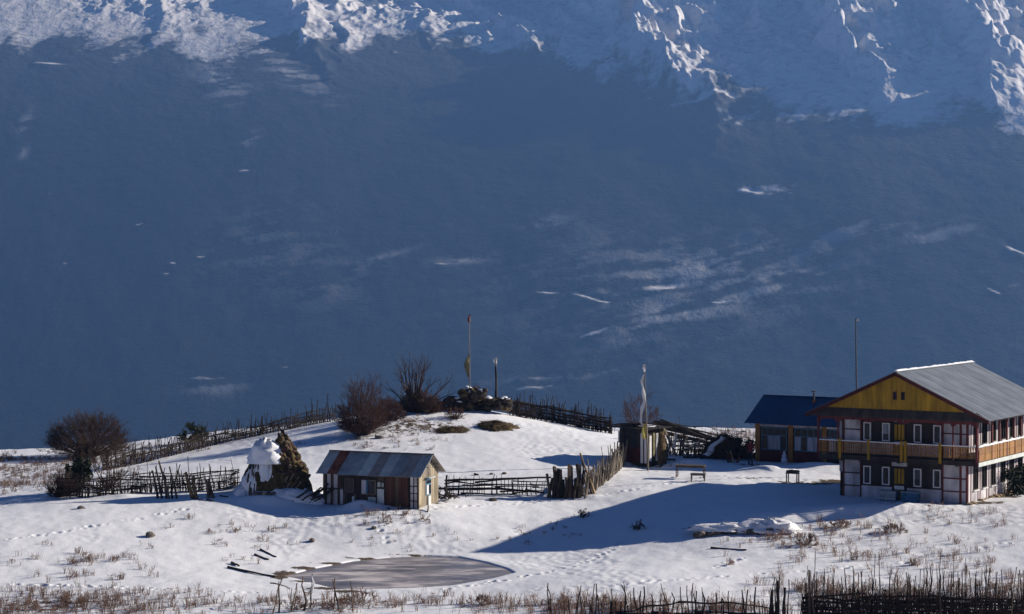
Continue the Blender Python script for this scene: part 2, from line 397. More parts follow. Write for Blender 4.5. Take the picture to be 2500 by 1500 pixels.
def build_ground():
    ux = np.concatenate([np.linspace(-0.75, -0.287, 40), np.linspace(-0.285, 0.285, 760), np.linspace(0.287, 0.75, 40)])
    ys = np.concatenate([np.linspace(-60, 88, 30), np.arange(89, 150, 0.16), np.arange(150, 185, 0.3), np.geomspace(186, 1500, 40)])
    U, Yg = np.meshgrid(ux, ys)
    Xg = U * np.maximum(Yg, 80) * np.where(Yg < 80, 1 + (80 - Yg) * 0.03, 1) * np.where(Yg > 185, 1 + (Yg - 185) * 0.002, 1)
    Z = ground(Xg, Yg)
    s = pond_dist(Xg, Yg)
    # footprints
    r = random.Random(3)
    for tr, wid, depth in TRAILS:
        pts = [np.array(p) for p in tr]; acc = 0.0; side = 1
        for a, b in zip(pts[:-1], pts[1:]):
            L = np.linalg.norm(b - a); n = max(1, int(L / 0.40)); dirv = (b - a) / L; nor = np.array([-dirv[1], dirv[0]])
            for i in range(n):
                side = -side
                if r.random() < .22: continue
                p = a + dirv * (i + r.uniform(-.45, .45)) * L / n + nor * (side * wid * r.uniform(.4, 1.1))
                rad = 0.13 * r.uniform(.6, 1.5)
                j0 = np.searchsorted(ys, p[1] - 0.7); j1 = np.searchsorted(ys, p[1] + 0.7)
                i0 = np.searchsorted(ux, (p[0] - 0.7) / p[1]); i1 = np.searchsorted(ux, (p[0] + 0.7) / p[1])
                sl = (slice(j0, j1), slice(i0, i1))
                q = np.sqrt((Xg[sl] - p[0]) ** 2 + (Yg[sl] - p[1]) ** 2) / rad
                Z[sl] += depth * (-np.exp(-q ** 2) + 0.45 * np.exp(-((q - 1.7) / .5) ** 2)) * r.uniform(.3, 1.1)
    dirt = np.zeros_like(Z)
    for ex, ey, rx, ry, am in EARTH:
        dirt += am * np.exp(-(((Xg - ex) / rx) ** 2 + ((Yg - ey) / ry) ** 2))
    dirt = np.minimum(dirt, 1.1)
    add('ground', grid_mesh(Xg, Yg, Z, 'ground', {'dirt': dirt}), 'snow_ground')['kind'] = 'structure'
build_ground()
def build_pond():
    P = np.array(POND); n = len(P)
    # smooth closed outline, a little larger than the shore so the bank overlaps the ice
    out = []
    c = P.mean(0)
    for i in range(n):
        for t in (0, .25, .5, .75):
            p0, p1, p2, p3 = P[i - 1], P[i], P[(i + 1) % n], P[(i + 2) % n]
            q = 0.5 * ((2 * p1) + (-p0 + p2) * t + (2 * p0 - 5 * p1 + 4 * p2 - p3) * t * t + (-p0 + 3 * p1 - 3 * p2 + p3) * t ** 3)
            v = q - c; out.append(c + v * (1 + 0.25 / max(1, np.linalg.norm(v))))
    rings = [1.0, .93, .86, .78, .65, .45, .2]; k = len(out); v = []
    for s in rings: v += [(c[0] + (p[0] - c[0]) * s, c[1] + (p[1] - c[1]) * s, ICE_Z) for p in out]
    v.append((c[0], c[1], ICE_Z)); f = []
    for a in range(len(rings) - 1): f += [(a * k + i, a * k + (i + 1) % k, (a + 1) * k + (i + 1) % k, (a + 1) * k + i) for i in range(k)]
    a = len(rings) - 1; f += [(a * k + i, a * k + (i + 1) % k, len(v) - 1) for i in range(k)]
    me = mesh_from(v, f, 'pond'); at = me.attributes.new('rim', 'FLOAT', 'POINT')
    at.data.foreach_set('value', np.clip(-pond_dist(np.array([q[0] for q in v]), np.array([q[1] for q in v])), 0, 5).astype(np.float32))
    add('pond', me, 'ice')['kind'] = 'structure'
build_pond()

# ------------------------------------------------------------------ far mountainside
def build_mountain():
    u = np.concatenate([np.linspace(-0.33, -0.261, 25), np.linspace(-0.26, 0.26, 860), np.linspace(0.261, 0.33, 25)])
    d = np.concatenate([np.linspace(-1200, 0, 12)[:-1], np.linspace(0, 1500, 200)[:-1], np.linspace(1500, 3400, 480)[:-1], np.linspace(3400, 3900, 40)])
    U, D = np.meshgrid(u, d)
    # lateral position follows the view fan only to spread the vertices evenly
    X = U * (3000 + np.maximum(D, 0)) / (1 + 0.25 * U)
    Y = face_y(X) + D
    Z = mount_z(X, np.maximum(D, 0)) + np.minimum(D, 0) * 0.02
    snowline = 535 + 55 * fbm(X / 260, D / 300, 3, 91) + 55 * (ridged(X / 110 - D / 300, D / 260, 4, 95) - 1.0) + SNOWF(X)
    snow = 0.15 + 0.6 * smooth(-60, 50, Z - snowline)
    dust = 0 * X + 0.05 * smooth(-250, 0, Z - snowline)
    streak = smooth(-0.2, 0.5, fbm((X + 0.45 * D) / 150, (D - 0.45 * X) / 48, 5, 97, 0.6))
    for cx, cd, rx, rd, fl, sn, sk in CLEAR:
        m = np.nonzero((np.abs(X - cx) < 2.6 * rx) & (np.abs(D - cd) < 2.6 * rd + 2.6 * abs(sk) * rx))
        xx = X[m] - cx; dd = D[m] - cd - sk * xx; w = sn * np.exp(-(xx / rx) ** 2 - (dd / rd) ** 2)
        if fl < 0.15: dust[m] += 1.5 * w * streak[m]
        else: snow[m] += w
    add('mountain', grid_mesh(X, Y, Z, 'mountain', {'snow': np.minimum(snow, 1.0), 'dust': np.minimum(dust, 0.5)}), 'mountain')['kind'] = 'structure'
    return Z
def SNOWF(X): return -250 * smooth(-100, 800, X)
MZ = build_mountain()

# ------------------------------------------------------------------ haze: the cold air of the valley
def build_haze():
    m = bpy.data.materials.new('haze'); m.use_nodes = True; t = m.node_tree; t.nodes.clear()
    v = t.nodes.new('ShaderNodeVolumePrincipled'); o = t.nodes.new('ShaderNodeOutputMaterial')
    v.inputs['Color'].default_value = (0.24, 0.49, 1.0, 1); v.inputs['Density'].default_value = 0.75e-4
    v.inputs['Anisotropy'].default_value = 0.2
    t.links.new(v.outputs[0], o.inputs['Volume']); M['haze'] = m
    x, y0, y1, z0, z1 = 2900, -80, 8000, -900, float(MZ.max()) + 25
    vs = [(a, b, c) for c in (z0, z1) for b in (y0, y1) for a in (-x, x)]
    fs = [(0, 2, 3, 1), (4, 5, 7, 6), (0, 1, 5, 4), (2, 6, 7, 3), (0, 4, 6, 2), (1, 3, 7, 5)]
    add('haze', mesh_from(vs, fs, 'haze'), 'haze')['kind'] = 'stuff'
build_haze()

# ------------------------------------------------------------------ materials of things
simple('dark_timber', (0.020, 0.015, 0.013), (0.055, 0.042, 0.034), 2.2, 0.85, (1, 1, 0.25))
simple('old_wood', (0.045, 0.032, 0.022), (0.12, 0.09, 0.064), 3.0, 0.9, (1, 1, 0.3), rnd=0.4)
simple('grey_wood', (0.09, 0.075, 0.06), (0.22, 0.185, 0.145), 3.0, 0.9, (1, 1, 0.3), rnd=0.4)
simple('fence_wood', (0.014, 0.010, 0.008), (0.045, 0.033, 0.026), 4.0, 0.9, rnd=0.45)
simple('fresh_wood', (0.24, 0.16, 0.08), (0.42, 0.30, 0.17), 3.0, 0.8, (1, 1, 0.3), rnd=0.3)
simple('white_plaster', (0.25, 0.23, 0.23), (0.58, 0.55, 0.56), 2.0, 0.9, (1, 1, 0.4), rnd=0.14)
simple('white_paint', (0.55, 0.54, 0.53), (0.72, 0.71, 0.69), 2.0, 0.6, rnd=0.06)
simple('red_paint', (0.085, 0.016, 0.016), (0.145, 0.032, 0.028), 2.0, 0.7, rnd=0.15)
simple('maroon_paint', (0.045, 0.010, 0.010), (0.09, 0.020, 0.016), 2.0, 0.75, rnd=0.15)
simple('yellow_paint', (0.23, 0.125, 0.008), (0.42, 0.23, 0.014), 2.5, 0.65, (1, 1, 0.3), rnd=0.12)
simple('amber_wood', (0.20, 0.085, 0.020), (0.33, 0.155, 0.04), 2.5, 0.6, (1, 1, 0.5), rnd=0.2)
simple('glass', (0.006, 0.007, 0.009), (0.016, 0.018, 0.022), 1.0, 0.25, spec=0.25, bmp=0.0, rnd=0.3)
simple('curtain', (0.20, 0.22, 0.26), (0.42, 0.44, 0.48), 2.2, 0.9, (3, 3, 0.4), rnd=0.2)
simple('roof_metal', (0.17, 0.19, 0.215), (0.25, 0.275, 0.30), 0.8, 0.5, (1, 1, 2), spec=0.4, metal=0.0, rnd=0.10, bmp=0.05)
simple('roof_blue', (0.004, 0.034, 0.095), (0.008, 0.055, 0.14), 0.9, 0.45, spec=0.4, rnd=0.08, bmp=0.05)
simple('tin_grey', (0.34, 0.37, 0.34), (0.58, 0.60, 0.55), 1.6, 0.55, spec=0.4, metal=0.2, rnd=0.2, bmp=0.05)
simple('tin_blue', (0.28, 0.30, 0.29), (0.46, 0.49, 0.47), 1.6, 0.55, spec=0.4, metal=0.2, rnd=0.2, bmp=0.05)
simple('tin_rust', (0.12, 0.034, 0.018), (0.32, 0.11, 0.06), 2.2, 0.8, rnd=0.2)
simple('tin_patch', (0.18, 0.17, 0.16), (0.36, 0.30, 0.26), 1.8, 0.7, rnd=0.2)
simple('door_brown', (0.045, 0.020, 0.013), (0.10, 0.045, 0.028), 2.2, 0.8, (1, 1, 0.3), rnd=0.2)
simple('pale_board', (0.17, 0.14, 0.095), (0.36, 0.30, 0.21), 2.4, 0.85, (1, 1, 0.3), rnd=0.25)
simple('blue_paint', (0.04, 0.12, 0.20), (0.10, 0.22, 0.32), 3.0, 0.6, rnd=0.2)
simple('stone', (0.06, 0.050, 0.042), (0.20, 0.17, 0.145), 3.0, 0.95, rnd=0.4)
simple('dark_stone', (0.018, 0.014, 0.011), (0.075, 0.058, 0.045), 3.0, 0.95, rnd=0.4)
simple('tan_stone', (0.20, 0.14, 0.075), (0.42, 0.31, 0.18), 3.0, 0.95, rnd=0.3)
simple('hay', (0.07, 0.045, 0.022), (0.19, 0.13, 0.065), 6.0, 0.95, rnd=0.3)
simple('turf', (0.040, 0.027, 0.012), (0.115, 0.080, 0.035), 5.0, 0.95, rnd=0.2, bmp=0.6)
simple('twig', (0.030, 0.019, 0.015), (0.080, 0.050, 0.038), 3.0, 0.9, rnd=0.1, bmp=0)
simple('twig_red', (0.045, 0.022, 0.017), (0.105, 0.054, 0.040), 3.0, 0.9, rnd=0.1, bmp=0)
simple('needles', (0.008, 0.014, 0.008), (0.030, 0.036, 0.016), 4.0, 0.9, rnd=0.2, bmp=0)
simple('weed', (0.12, 0.072, 0.055), (0.27, 0.175, 0.13), 2.0, 0.9, rnd=0.2, bmp=0)
simple('cloth_white', (0.52, 0.51, 0.50), (0.74, 0.72, 0.70), 2.0, 0.9, rnd=0.1)
simple('cloth_dim', (0.03, 0.03, 0.038), (0.085, 0.085, 0.10), 3.0, 0.9, (3, 3, .4), rnd=0.4)
simple('cloth_yellow', (0.32, 0.26, 0.05), (0.50, 0.42, 0.12), 3.0, 0.9, rnd=0.1)
simple('cloth_olive', (0.10, 0.095, 0.045), (0.22, 0.20, 0.10), 3.0, 0.9, rnd=0.1)
simple('cloth_red', (0.10, 0.014, 0.020), (0.19, 0.03, 0.035), 4.0, 0.9, rnd=0.1)
simple('cloth_dark', (0.010, 0.010, 0.014), (0.03, 0.03, 0.035), 4.0, 0.9, rnd=0.1)
simple('skin', (0.22, 0.11, 0.07), (0.30, 0.16, 0.10), 6.0, 0.7, rnd=0.0, bmp=0)
simple('iron', (0.012, 0.012, 0.013), (0.045, 0.040, 0.038), 4.0, 0.6, spec=0.4, rnd=0.2)
simple('galvanised', (0.30, 0.31, 0.33), (0.45, 0.46, 0.48), 3.0, 0.45, spec=0.5, metal=0.4, rnd=0.1)

# ------------------------------------------------------------------ shared small shapes
CACHE = {}
def _cube():
    return [(x, y, z) for z in (0, 1) for y in (0, 1) for x in (0, 1)], [(0, 2, 3, 1), (4, 5, 7, 6), (0, 1, 5, 4), (2, 6, 7, 3), (0, 4, 6, 2), (1, 3, 7, 5)]
def _stick(k):
    r = random.Random(100 + k); n = 5; rings = 5; v = []; f = []
    ph = r.uniform(0, 6.28); cx = cy = 0.0
    bend = 0.4 if k >= 9 else 0.9 if k % 3 else 2.2
    for i in range(rings):
        t = i / (rings - 1)
        ox = bend * math.sin(t * 3.1 + ph) + r.uniform(-.3, .3) if 0 < i < rings - 1 else 0
        oy = bend * math.cos(t * 2.3 + ph) + r.uniform(-.3, .3) if 0 < i < rings - 1 else 0
        if i in (0, rings - 1): ox = oy = 0
        rad = (1 - 0.42 * t) * r.uniform(.85, 1.15)
        for j in range(n):
            a = 6.2832 * j / n + ph
            v.append((ox + rad * math.cos(a), oy + rad * math.sin(a), t))
    for i in range(rings - 1):
        for j in range(n):
            a = i * n + j; b = i * n + (j + 1) % n; f.append((a, b, b + n, a + n))
    f.append(tuple(range(n))[::-1]); f.append(tuple((rings - 1) * n + j for j in range(n)))
    return v, f
def _plank(k):
    # unit board: x -0.5..0.5 wide, y -0.5..0.5 thick, z 0..1 long, slightly warped, ragged at the ends
    r = random.Random(200 + k); v = []; f = []; rings = 4
    for i in range(rings):
        t = i / (rings - 1); dx = r.uniform(-.08, .08); dy = r.uniform(-.6, .6) if 0 < i < rings - 1 else 0
        w = r.uniform(.9, 1.0)
        for sx, sy in ((-.5, -.5), (.5, -.5), (.5, .5), (-.5, .5)):
            zz = t + (r.uniform(-.02, .02) if i in (0, rings - 1) else 0)
            v.append((sx * w + dx, sy + dy, zz))
    for i in range(rings - 1):
        for j in range(4):
            a = i * 4 + j; b = i * 4 + (j + 1) % 4; f.append((a, b, b + 4, a + 4))
    f.append((3, 2, 1, 0)); m = (rings - 1) * 4; f.append((m, m + 1, m + 2, m + 3))
    return v, f
def _stone(k):
    import bmesh
    r = random.Random(300 + k); bm = bmesh.new(); bmesh.ops.create_icosphere(bm, subdivisions=2, radius=1)
    off = [Vector((r.gauss(0, 1), r.gauss(0, 1), r.gauss(0, 1))).normalized() for _ in range(9)]
    cut = [r.uniform(.55, .9) for _ in off]
    for q in bm.verts:
        for o, c in zip(off, cut):
            e = q.co.dot(o) - c
            if e > 0: q.co -= o * e * 0.9
        q.co *= r.uniform(.96, 1.04)
    v = [tuple(q.co) for q in bm.verts]; f = [tuple(w.index for w in p.verts) for p in bm.faces]
    bm.free(); return v, f
def shape(kind, k, mat):
    key = (kind, k, mat)
    if key not in CACHE:
        v, f = {'cube': lambda: _cube(), 'stick': lambda: _stick(k), 'plank': lambda: _plank(k), 'stone': lambda: _stone(k)}[kind]()
        me = mesh_from(v, f, kind, smooth_shade=(kind == 'stick')); me.materials.append(M[mat]); CACHE[key] = me
    return CACHE[key]
def box(name, b, mat, parent):
    x0, x1, y0, y1, z0, z1 = b
    mt = Matrix.Translation((x0, y0, z0)) @ Matrix.Diagonal((x1 - x0, y1 - y0, z1 - z0, 1))
    return add(name, shape('cube', 0, mat), None, parent, mt)
def frame_z(p0, p1, roll=0.0):
    p0 = Vector(p0); p1 = Vector(p1); d = p1 - p0; L = d.length
    q = d.to_track_quat('Z', 'Y').to_matrix().to_4x4()
    return Matrix.Translation(p0) @ q @ Matrix.Rotation(roll, 4, 'Z'), L
def stick(name, p0, p1, rad, mat, parent, k=None):
    k = rng.randrange(9) if k is None else k
    if rad > 0.058 or (Vector(p1) - Vector(p0)).length < 1.0: k = 9 + k % 4
    mt, L = frame_z(p0, p1, rng.uniform(0, 6.28))
    return add(name, shape('stick', k, mat), None, parent, mt @ Matrix.Diagonal((rad, rad, L, 1)))
def plank(name, p0, p1, w, th, mat, parent, roll=0.0, k=None):
    k = rng.randrange(6) if k is None else k
    mt, L = frame_z(p0, p1, roll)
    return add(name, shape('plank', k, mat), None, parent, mt @ Matrix.Diagonal((w, th, L, 1)))
def stone(name, c, s, mat, parent, k=None):
    k = rng.randrange(7) if k is None else k
    mt = Matrix.Translation(c) @ Matrix.Rotation(rng.uniform(0, 6.28), 4, 'Z') @ Matrix.Rotation(rng.uniform(-.4, .4), 4, 'X') @ Matrix.Diagonal((*s, 1))
    return add(name, shape('stone', k, mat), None, parent, mt)
def thing(name, label, cat, loc=(0, 0, 0), rotz=0.0, group=None):
    o = bpy.data.objects.new(name, None); COL.objects.link(o); o.empty_display_size = 0.3
    o.location = loc; o.rotation_euler = (0, 0, rotz)
    return tag(o, label, cat, group)
def prism(poly, y0, y1):
    """polygon in x,z pushed from y0 to y1"""
    n = len(poly); v = [(x, y0, z) for x, z in poly] + [(x, y1, z) for x, z in poly]
    f = [tuple(range(n)), tuple(range(2 * n - 1, n - 1, -1))] + [(i, i + n, (i + 1) % n + n, (i + 1) % n) for i in range(n)]
    return v, [g[::-1] for g in f]
def gz(x, y): return float(ground(np.array([x]), np.array([y]), False)[0])
def sheet_mesh(w, L, waves, amp, name='roof_sheet', th=0.012):
    """corrugated sheet: x 0..w across the waves, y 0..L down the slope, z up"""
    n = waves * 4; v = []; f = []
    for i in range(n + 1):
        x = w * i / n; z = amp * math.sin(2 * math.pi * waves * i / n)
        v += [(x, 0, z), (x, L, z), (x, L, z - th), (x, 0, z - th)]
    for i in range(n):
        a = i * 4; b = a + 4
        f += [(a, b, b + 1, a + 1), (a + 3, a + 2, b + 2, b + 3), (a + 1, b + 1, b + 2, a + 2), (a, a + 3, b + 3, b)]
    f += [(0, 1, 2, 3), (n * 4 + 3, n * 4 + 2, n * 4 + 1, n * 4)]
    return v, f
def roof_slope(parent, x0, x1, ridge, eave, width, waves, amp, mats, name='roof_sheet', jitter=0.0):
    """sheets side by side along local x from x0 to x1; ridge and eave are (y, z)"""
    dy = eave[0] - ridge[0]; dz = eave[1] - ridge[1]; L = math.hypot(dy, dz)
    n = max(1, round((x1 - x0) / width)); w = (x1 - x0) / n
    back = dy > 0
    key = None
    for i in range(n):
        mat = mats[i % len(mats)]
        key = ('sheet', round(w, 3), round(L, 3), waves, amp, mat)
        if key not in CACHE:
            v, f = sheet_mesh(w + 0.03, L, waves, amp); me = mesh_from(v, f, 'roof_sheet'); me.materials.append(M[mat]); CACHE[key] = me
        ang = math.atan2(dz, dy)
        # local axes: X along the ridge, Y down the slope, Z outward
        yv = Vector((0, dy / L, dz / L)); xv = Vector((1, 0, 0)); zv = xv.cross(yv)
        ox = x0 + i * w
        if zv.z < 0:
            xv = -xv; zv = -zv; ox = x0 + (i + 1) * w
        mt = Matrix(((xv.x, yv.x, zv.x, ox), (xv.y, yv.y, zv.y, ridge[0]), (xv.z, yv.z, zv.z, ridge[1] + 0.006 * (i % 2)), (0, 0, 0, 1)))
        if jitter: mt = mt @ Matrix.Translation((0, rng.uniform(-jitter, jitter), rng.uniform(0, jitter * .3)))
        add(name, CACHE[key], None, parent, mt)

# ------------------------------------------------------------------ the two-storey lodge
def window(parent, x0, x1, z0, z1, y, fr=0.06, mat='white_paint', pane='glass', proud=0.03, name='window'):
    """window in a wall facing -y"""
    ws = [(x0, x0 + fr, z0, z1), (x1 - fr, x1, z0, z1), (x0 + fr, x1 - fr, z0, z0 + fr), (x0 + fr, x1 - fr, z1 - fr, z1)]
    v = []; f = []
    cv, cf = _cube()
    for a, b, c, d in ws:
        o = len(v); v += [(a + (b - a) * p[0], y - proud + (proud + .06) * p[1], c + (d - c) * p[2]) for p in cv]; f += [tuple(i + o for i in q) for q in cf]
    w = add(name, mesh_from(v, f, 'window'), mat, parent)
    box('pane', (x0 + fr, x1 - fr, y + 0.02, y + 0.035, z0 + fr, z1 - fr), pane, w)
    q = rng.random()
    if q < .55:
        zt = z1 - fr - .01; zb = z0 + fr + (z1 - z0) * rng.uniform(.0, .6); xa = x0 + fr + .005; xb = xa + (x1 - x0 - 2 * fr) * rng.uniform(.35, .95)
        box('curtain', (xa, xb, y + 0.012, y + 0.018, zb, zt), rng.choice(['cloth_dim', 'cloth_dim', 'curtain']), w)
    return w
def window_side(parent, y0, y1, z0, z1, x, fr=0.05, mat='dark_timber', sill=True):
    """window in a wall facing +x"""
    ws = [(y0, y0 + fr, z0, z1), (y1 - fr, y1, z0, z1), (y0 + fr, y1 - fr, z0, z0 + fr), (y0 + fr, y1 - fr, z1 - fr, z1), ((y0 + y1) / 2 - .02, (y0 + y1) / 2 + .02, z0 + fr, z1 - fr)]
    v = []; f = []
    cv, cf = _cube()
    for a, b, c, d in ws:
        o = len(v); v += [(x - .06 + .10 * p[0], a + (b - a) * p[1], c + (d - c) * p[2]) for p in cv]; f += [tuple(i + o for i in q) for q in cf]
    w = add('window', mesh_from(v, f, 'window'), mat, parent)
    box('pane', (x - .05, x - .03, y0 + fr, y1 - fr, z0 + fr, z1 - fr), 'glass', w)
    if sill: box('sill', (x - .02, x + .12, y0 - .05, y1 + .05, z0 - .07, z0 - .004), 'white_paint', w)
    return w

def build_lodge():
    W, D = 8.1, 11.0
    L = thing('lodge', 'large two-storey lodge with yellow gable, balcony and grey metal roof', 'house', (19.72, 128.3, 0.12), R(-32))
    Z1 = 2.55
    box('wall', (0.06, W - 0.06, 0.1, D, -0.35, 5.0), 'dark_timber', L)
    # front: white panels, red and dark timbers, windows and doors on both floors
    for fl in (0, 1):
        zo = fl * 2.62
        rows = ((0.08, 0.72), (0.80, 1.48), (1.56, 2.30)) if fl == 0 else ((0.10, 0.72), (0.80, 1.48), (1.56, 2.26))
        for z0, z1 in rows:
            for x0, x1 in ((0.37, 1.38), (6.62, 7.60), (7.73, 8.0)):
                box('panel', (x0, x1, 0.02, 0.1, zo + z0, zo + z1), 'white_plaster', L)
        if fl == 0: box('panel', (0.04, 0.27, 0.02, 0.1, 1.56, 2.30), 'white_plaster', L)
        else: box('panel', (0.04, 0.20, 0.02, 0.1, zo + .1, zo + 2.26), 'white_plaster', L); 
        for x0, x1 in ((0.28, 0.365), (1.385, 1.45), (6.52, 6.615), (7.605, 7.725), (8.005, 8.13)):
            box('timber', (x0, x1, -0.03, 0.1, zo + (0.0 if fl == 0 else .05), zo + 2.36), 'red_paint', L)
        for z in (0.725, 1.485):
            for x0, x1, m in ((0.37, 1.38, 'dark_timber'), (6.62, 7.60, 'red_paint'), (7.73, 8.0, 'red_paint')):
                box('timber', (x0, x1, -0.02, 0.1, zo + z, zo + z + 0.07), m, L)
        for x0, x1 in ((1.46, 3.40), (4.36, 6.50)):
            box('panel', (x0, x1, 0.02, 0.1, zo + 0.06, zo + 0.80), 'white_plaster', L)
            box('timber', (x0, x1, -0.01, 0.1, zo + 0.805, zo + 0.88), 'dark_timber', L)
        for x0, x1 in ((1.57, 2.04), (2.76, 3.24), (4.75, 5.23), (5.96, 6.44)):
            window(L, x0, x1, zo + 0.90, zo + 1.98, 0.06, 0.065)
        # the door: dark frame, yellow leaves, white middle rail
        d = box('door', (3.50, 4.26, 0.0, 0.1, zo + 0.02, zo + 2.02), 'dark_timber', L)
        inv = d.matrix_basis.inverted()
        for b, m in (((3.58, 3.74, -0.03, 0, zo + 1.02, zo + 1.92), 'yellow_paint'), ((3.80, 3.96, -0.03, 0, zo + 1.02, zo + 1.92), 'yellow_paint'), ((4.02, 4.18, -0.03, 0, zo + 1.02, zo + 1.92), 'yellow_paint'),
                     ((3.58, 3.86, -0.03, 0, zo + 0.10, zo + 0.62), 'yellow_paint'), ((3.92, 4.18, -0.03, 0, zo + 0.10, zo + 0.62), 'yellow_paint'), ((3.58, 4.18, -0.035, 0, zo + 0.68, zo + 0.90), 'white_paint')):
            c = box('door_panel', b, m, d); c.matrix_basis = inv @ c.matrix_basis
        if fl == 0: box('lintel', (3.40, 4.34, -0.02, 0.1, 2.06, 2.32), 'white_plaster', L)
        else: box('lintel', (3.50, 4.26, -0.02, 0.1, zo + 2.08, zo + 2.2), 'white_plaster', L)
    # right side wall: white panels between windows, red posts
    ws = [0.95, 2.45, 4.0, 5.75, 7.35, 8.95]
    for fl in (0, 1):
        zo = fl * 2.62
        last = 0.12
        for i, y in enumerate(ws + [D]):
            y1 = min(y - 0.06, D - .05)
            mid = (last + y1) / 2
            box('panel', (W - 0.06, W + 0.01, last, mid - .04, zo + .05, zo + 2.36), 'white_plaster', L)
            box('panel', (W - 0.06, W + 0.01, mid + .04, y1, zo + .05, zo + 2.36), 'white_plaster', L)
            box('timber', (W - 0.06, W + 0.035, mid - .037, mid + .037, zo + .02, zo + 2.4), 'red_paint', L)
            if y < D:
                window_side(L, y - .05, y + 0.75, zo + 0.80, zo + 2.10, W + .01)
                box('panel', (W - 0.06, W + 0.005, y - .05, y + .75, zo + .05, zo + .72), 'white_plaster', L)
                box('timber', (W - 0.06, W + 0.03, y + .76, y + .82, zo + .02, zo + 2.4), 'red_paint', L)
                last = y + 0.83
    # stone footing on the sunny side
    for i in range(17):
        y = -0.1 + i * 0.66 + rng.uniform(-.08, .08)
        stone('footing_stone', (W + 0.08 + rng.uniform(-.05, .12), y, -0.02 + rng.uniform(-.08, .06)), (0.26 + rng.uniform(0, .1), 0.36, 0.22), 'tan_stone', L)
    # balcony, wrapped round three sides
    box('balcony_floor', (-0.9, W + 1.0, -1.0, 0.0, 2.46, 2.60), 'dark_timber', L)
    box('balcony_floor', (W + 0.02, W + 1.0, 0.003, D, 2.47, 2.60), 'dark_timber', L)
    box('balcony_floor', (-0.9, 0.03, 0.003, 4.0, 2.47, 2.60), 'dark_timber', L)
    box('floor_edge', (-0.93, W + 1.0, -1.04, -1.003, 2.40, 2.68), 'dark_timber', L)
    box('floor_edge', (W + 1.003, W + 1.05, -1.04, D, 2.38, 2.62), 'tin_grey', L)
    for i in range(9):
        x = -0.7 + i * 1.2
        box('joist', (x, x + .1, -0.98, 0.02, 2.33, 2.455), 'dark_timber', L)
    box('top_rail', (-0.93, W + 1.0, -1.06, -0.98, 3.50, 3.56), 'white_paint', L)
    box('top_rail', (W + 0.98, W + 1.07, -1.06, D, 3.503, 3.563), 'white_paint', L)
    box('top_rail', (-0.96, -0.88, -0.97, 4.0, 3.50, 3.56), 'white_paint', L)
    s = add('rail_snow', mesh_from(*snow_strip(12.0, 0.06, 0.07)), 'snow', L, Matrix.Translation((W + 1.025, -1.05, 3.565)) @ Matrix.Rotation(R(90), 4, 'Z'))
    box('bottom_rail', (-0.93, W + 1.0, -1.05, -0.99, 2.76, 2.82), 'dark_timber', L)
    # balusters: flat boards with a waist
    prof = [(-.045, 0), (.045, 0), (.045, .12), (.02, .2), (.045, .34), (.02, .48), (.045, .56), (.045, .68), (-.045, .68), (-.045, .56), (-.02, .48), (-.045, .34), (-.02, .2), (-.045, .12)]
    bme = mesh_from(*prism(prof, -.012, .012), 'baluster'); bme.materials.append(M['amber_wood'])
    x = -0.78
    posts = [0.52, 2.35, 4.42, 4.66, 6.80]
    while x < W + 0.95:
        if all(abs(x - p) > .12 for p in posts):
            add('baluster', bme, None, L, Matrix.Translation((x, -1.02, 2.82)))
        x += 0.145
    for p in posts: box('post', (p - .08, p + .08, -1.09, -0.96, 2.45, 3.66), 'yellow_paint', L)
    for p in (-0.88, 9.02): box('post', (p - .06, p + .06, -1.08, -0.96, 2.45, 5.0), 'red_paint', L)
    for p in (0.36, 7.55): box('post', (p - .04, p + .04, -1.0, -0.92, 2.61, 5.0), 'red_paint', L)
    for k in range(1, 9):
        box('post', (W + .96, W + 1.05, k * 1.3 - .05, k * 1.3 + .05, 2.61, 5.05), 'red_paint', L)
    # side parapet of amber boards with yellow posts
    y = -0.95
    while y < D - .2:
        box('parapet_board', (W + 1.0, W + 1.03, y, y + 0.98, 2.66, 3.06), 'amber_wood', L)
        box('parapet_board', (W + 1.005, W + 1.035, y, y + 0.98, 3.075, 3.46), 'amber_wood', L)
        box('parapet_post', (W + .99, W + 1.06, y + 0.985, y + 1.06, 2.62, 3.50), 'yellow_paint', L)
        y += 1.075
    # roof
    ex, ez, rz = 1.72, 5.08, 7.74
    fl = bpy.data.objects.new('roof', None); COL.objects.link(fl); fl.parent = L
    fl.matrix_basis = Matrix(((0, 1, 0, W / 2), (1, 0, 0, 0), (0, 0, 1, 0), (0, 0, 0, 1)))   # local x runs along the ridge
    half = W / 2 + ex
    roof_slope(fl, -1.15, 12.0, (0.0, rz), (half, ez), 0.82, 6, 0.007, ['roof_metal'])
    roof_slope(fl, -1.15, 12.0, (0.0, rz), (-half, ez), 0.82, 6, 0.007, ['roof_metal'])
    box('ridge_cap', (-1.2, 12.05, -.14, .14, rz + .005, rz + .05), 'roof_metal', fl)
    add('ridge_snow', mesh_from(*snow_strip(13.2, 0.11, 0.10)), 'snow', fl, Matrix.Translation((-1.15, 0.0, rz + .05)))
    # bargeboards along the front gable
    sl = math.hypot(half, rz - ez)
    for s in (-1, 1):
        v, f = prism([(0, 0.0), (sl, 0.0), (sl, -0.2), (0, -0.2)], -.03, .03)
        a = math.atan2(ez - rz, half)
        mt = Matrix.Translation((W / 2, -1.20, rz - .02)) @ (Matrix.Rotation(math.pi, 4, 'Z') if s < 0 else Matrix.Identity(4)) @ Matrix.Rotation(-a, 4, 'Y')
        add('bargeboard', mesh_from(v, f), 'maroon_paint', L, mt)
    # yellow gable boards
    g = (rz - ez) / half
    x = W / 2 - 4.85
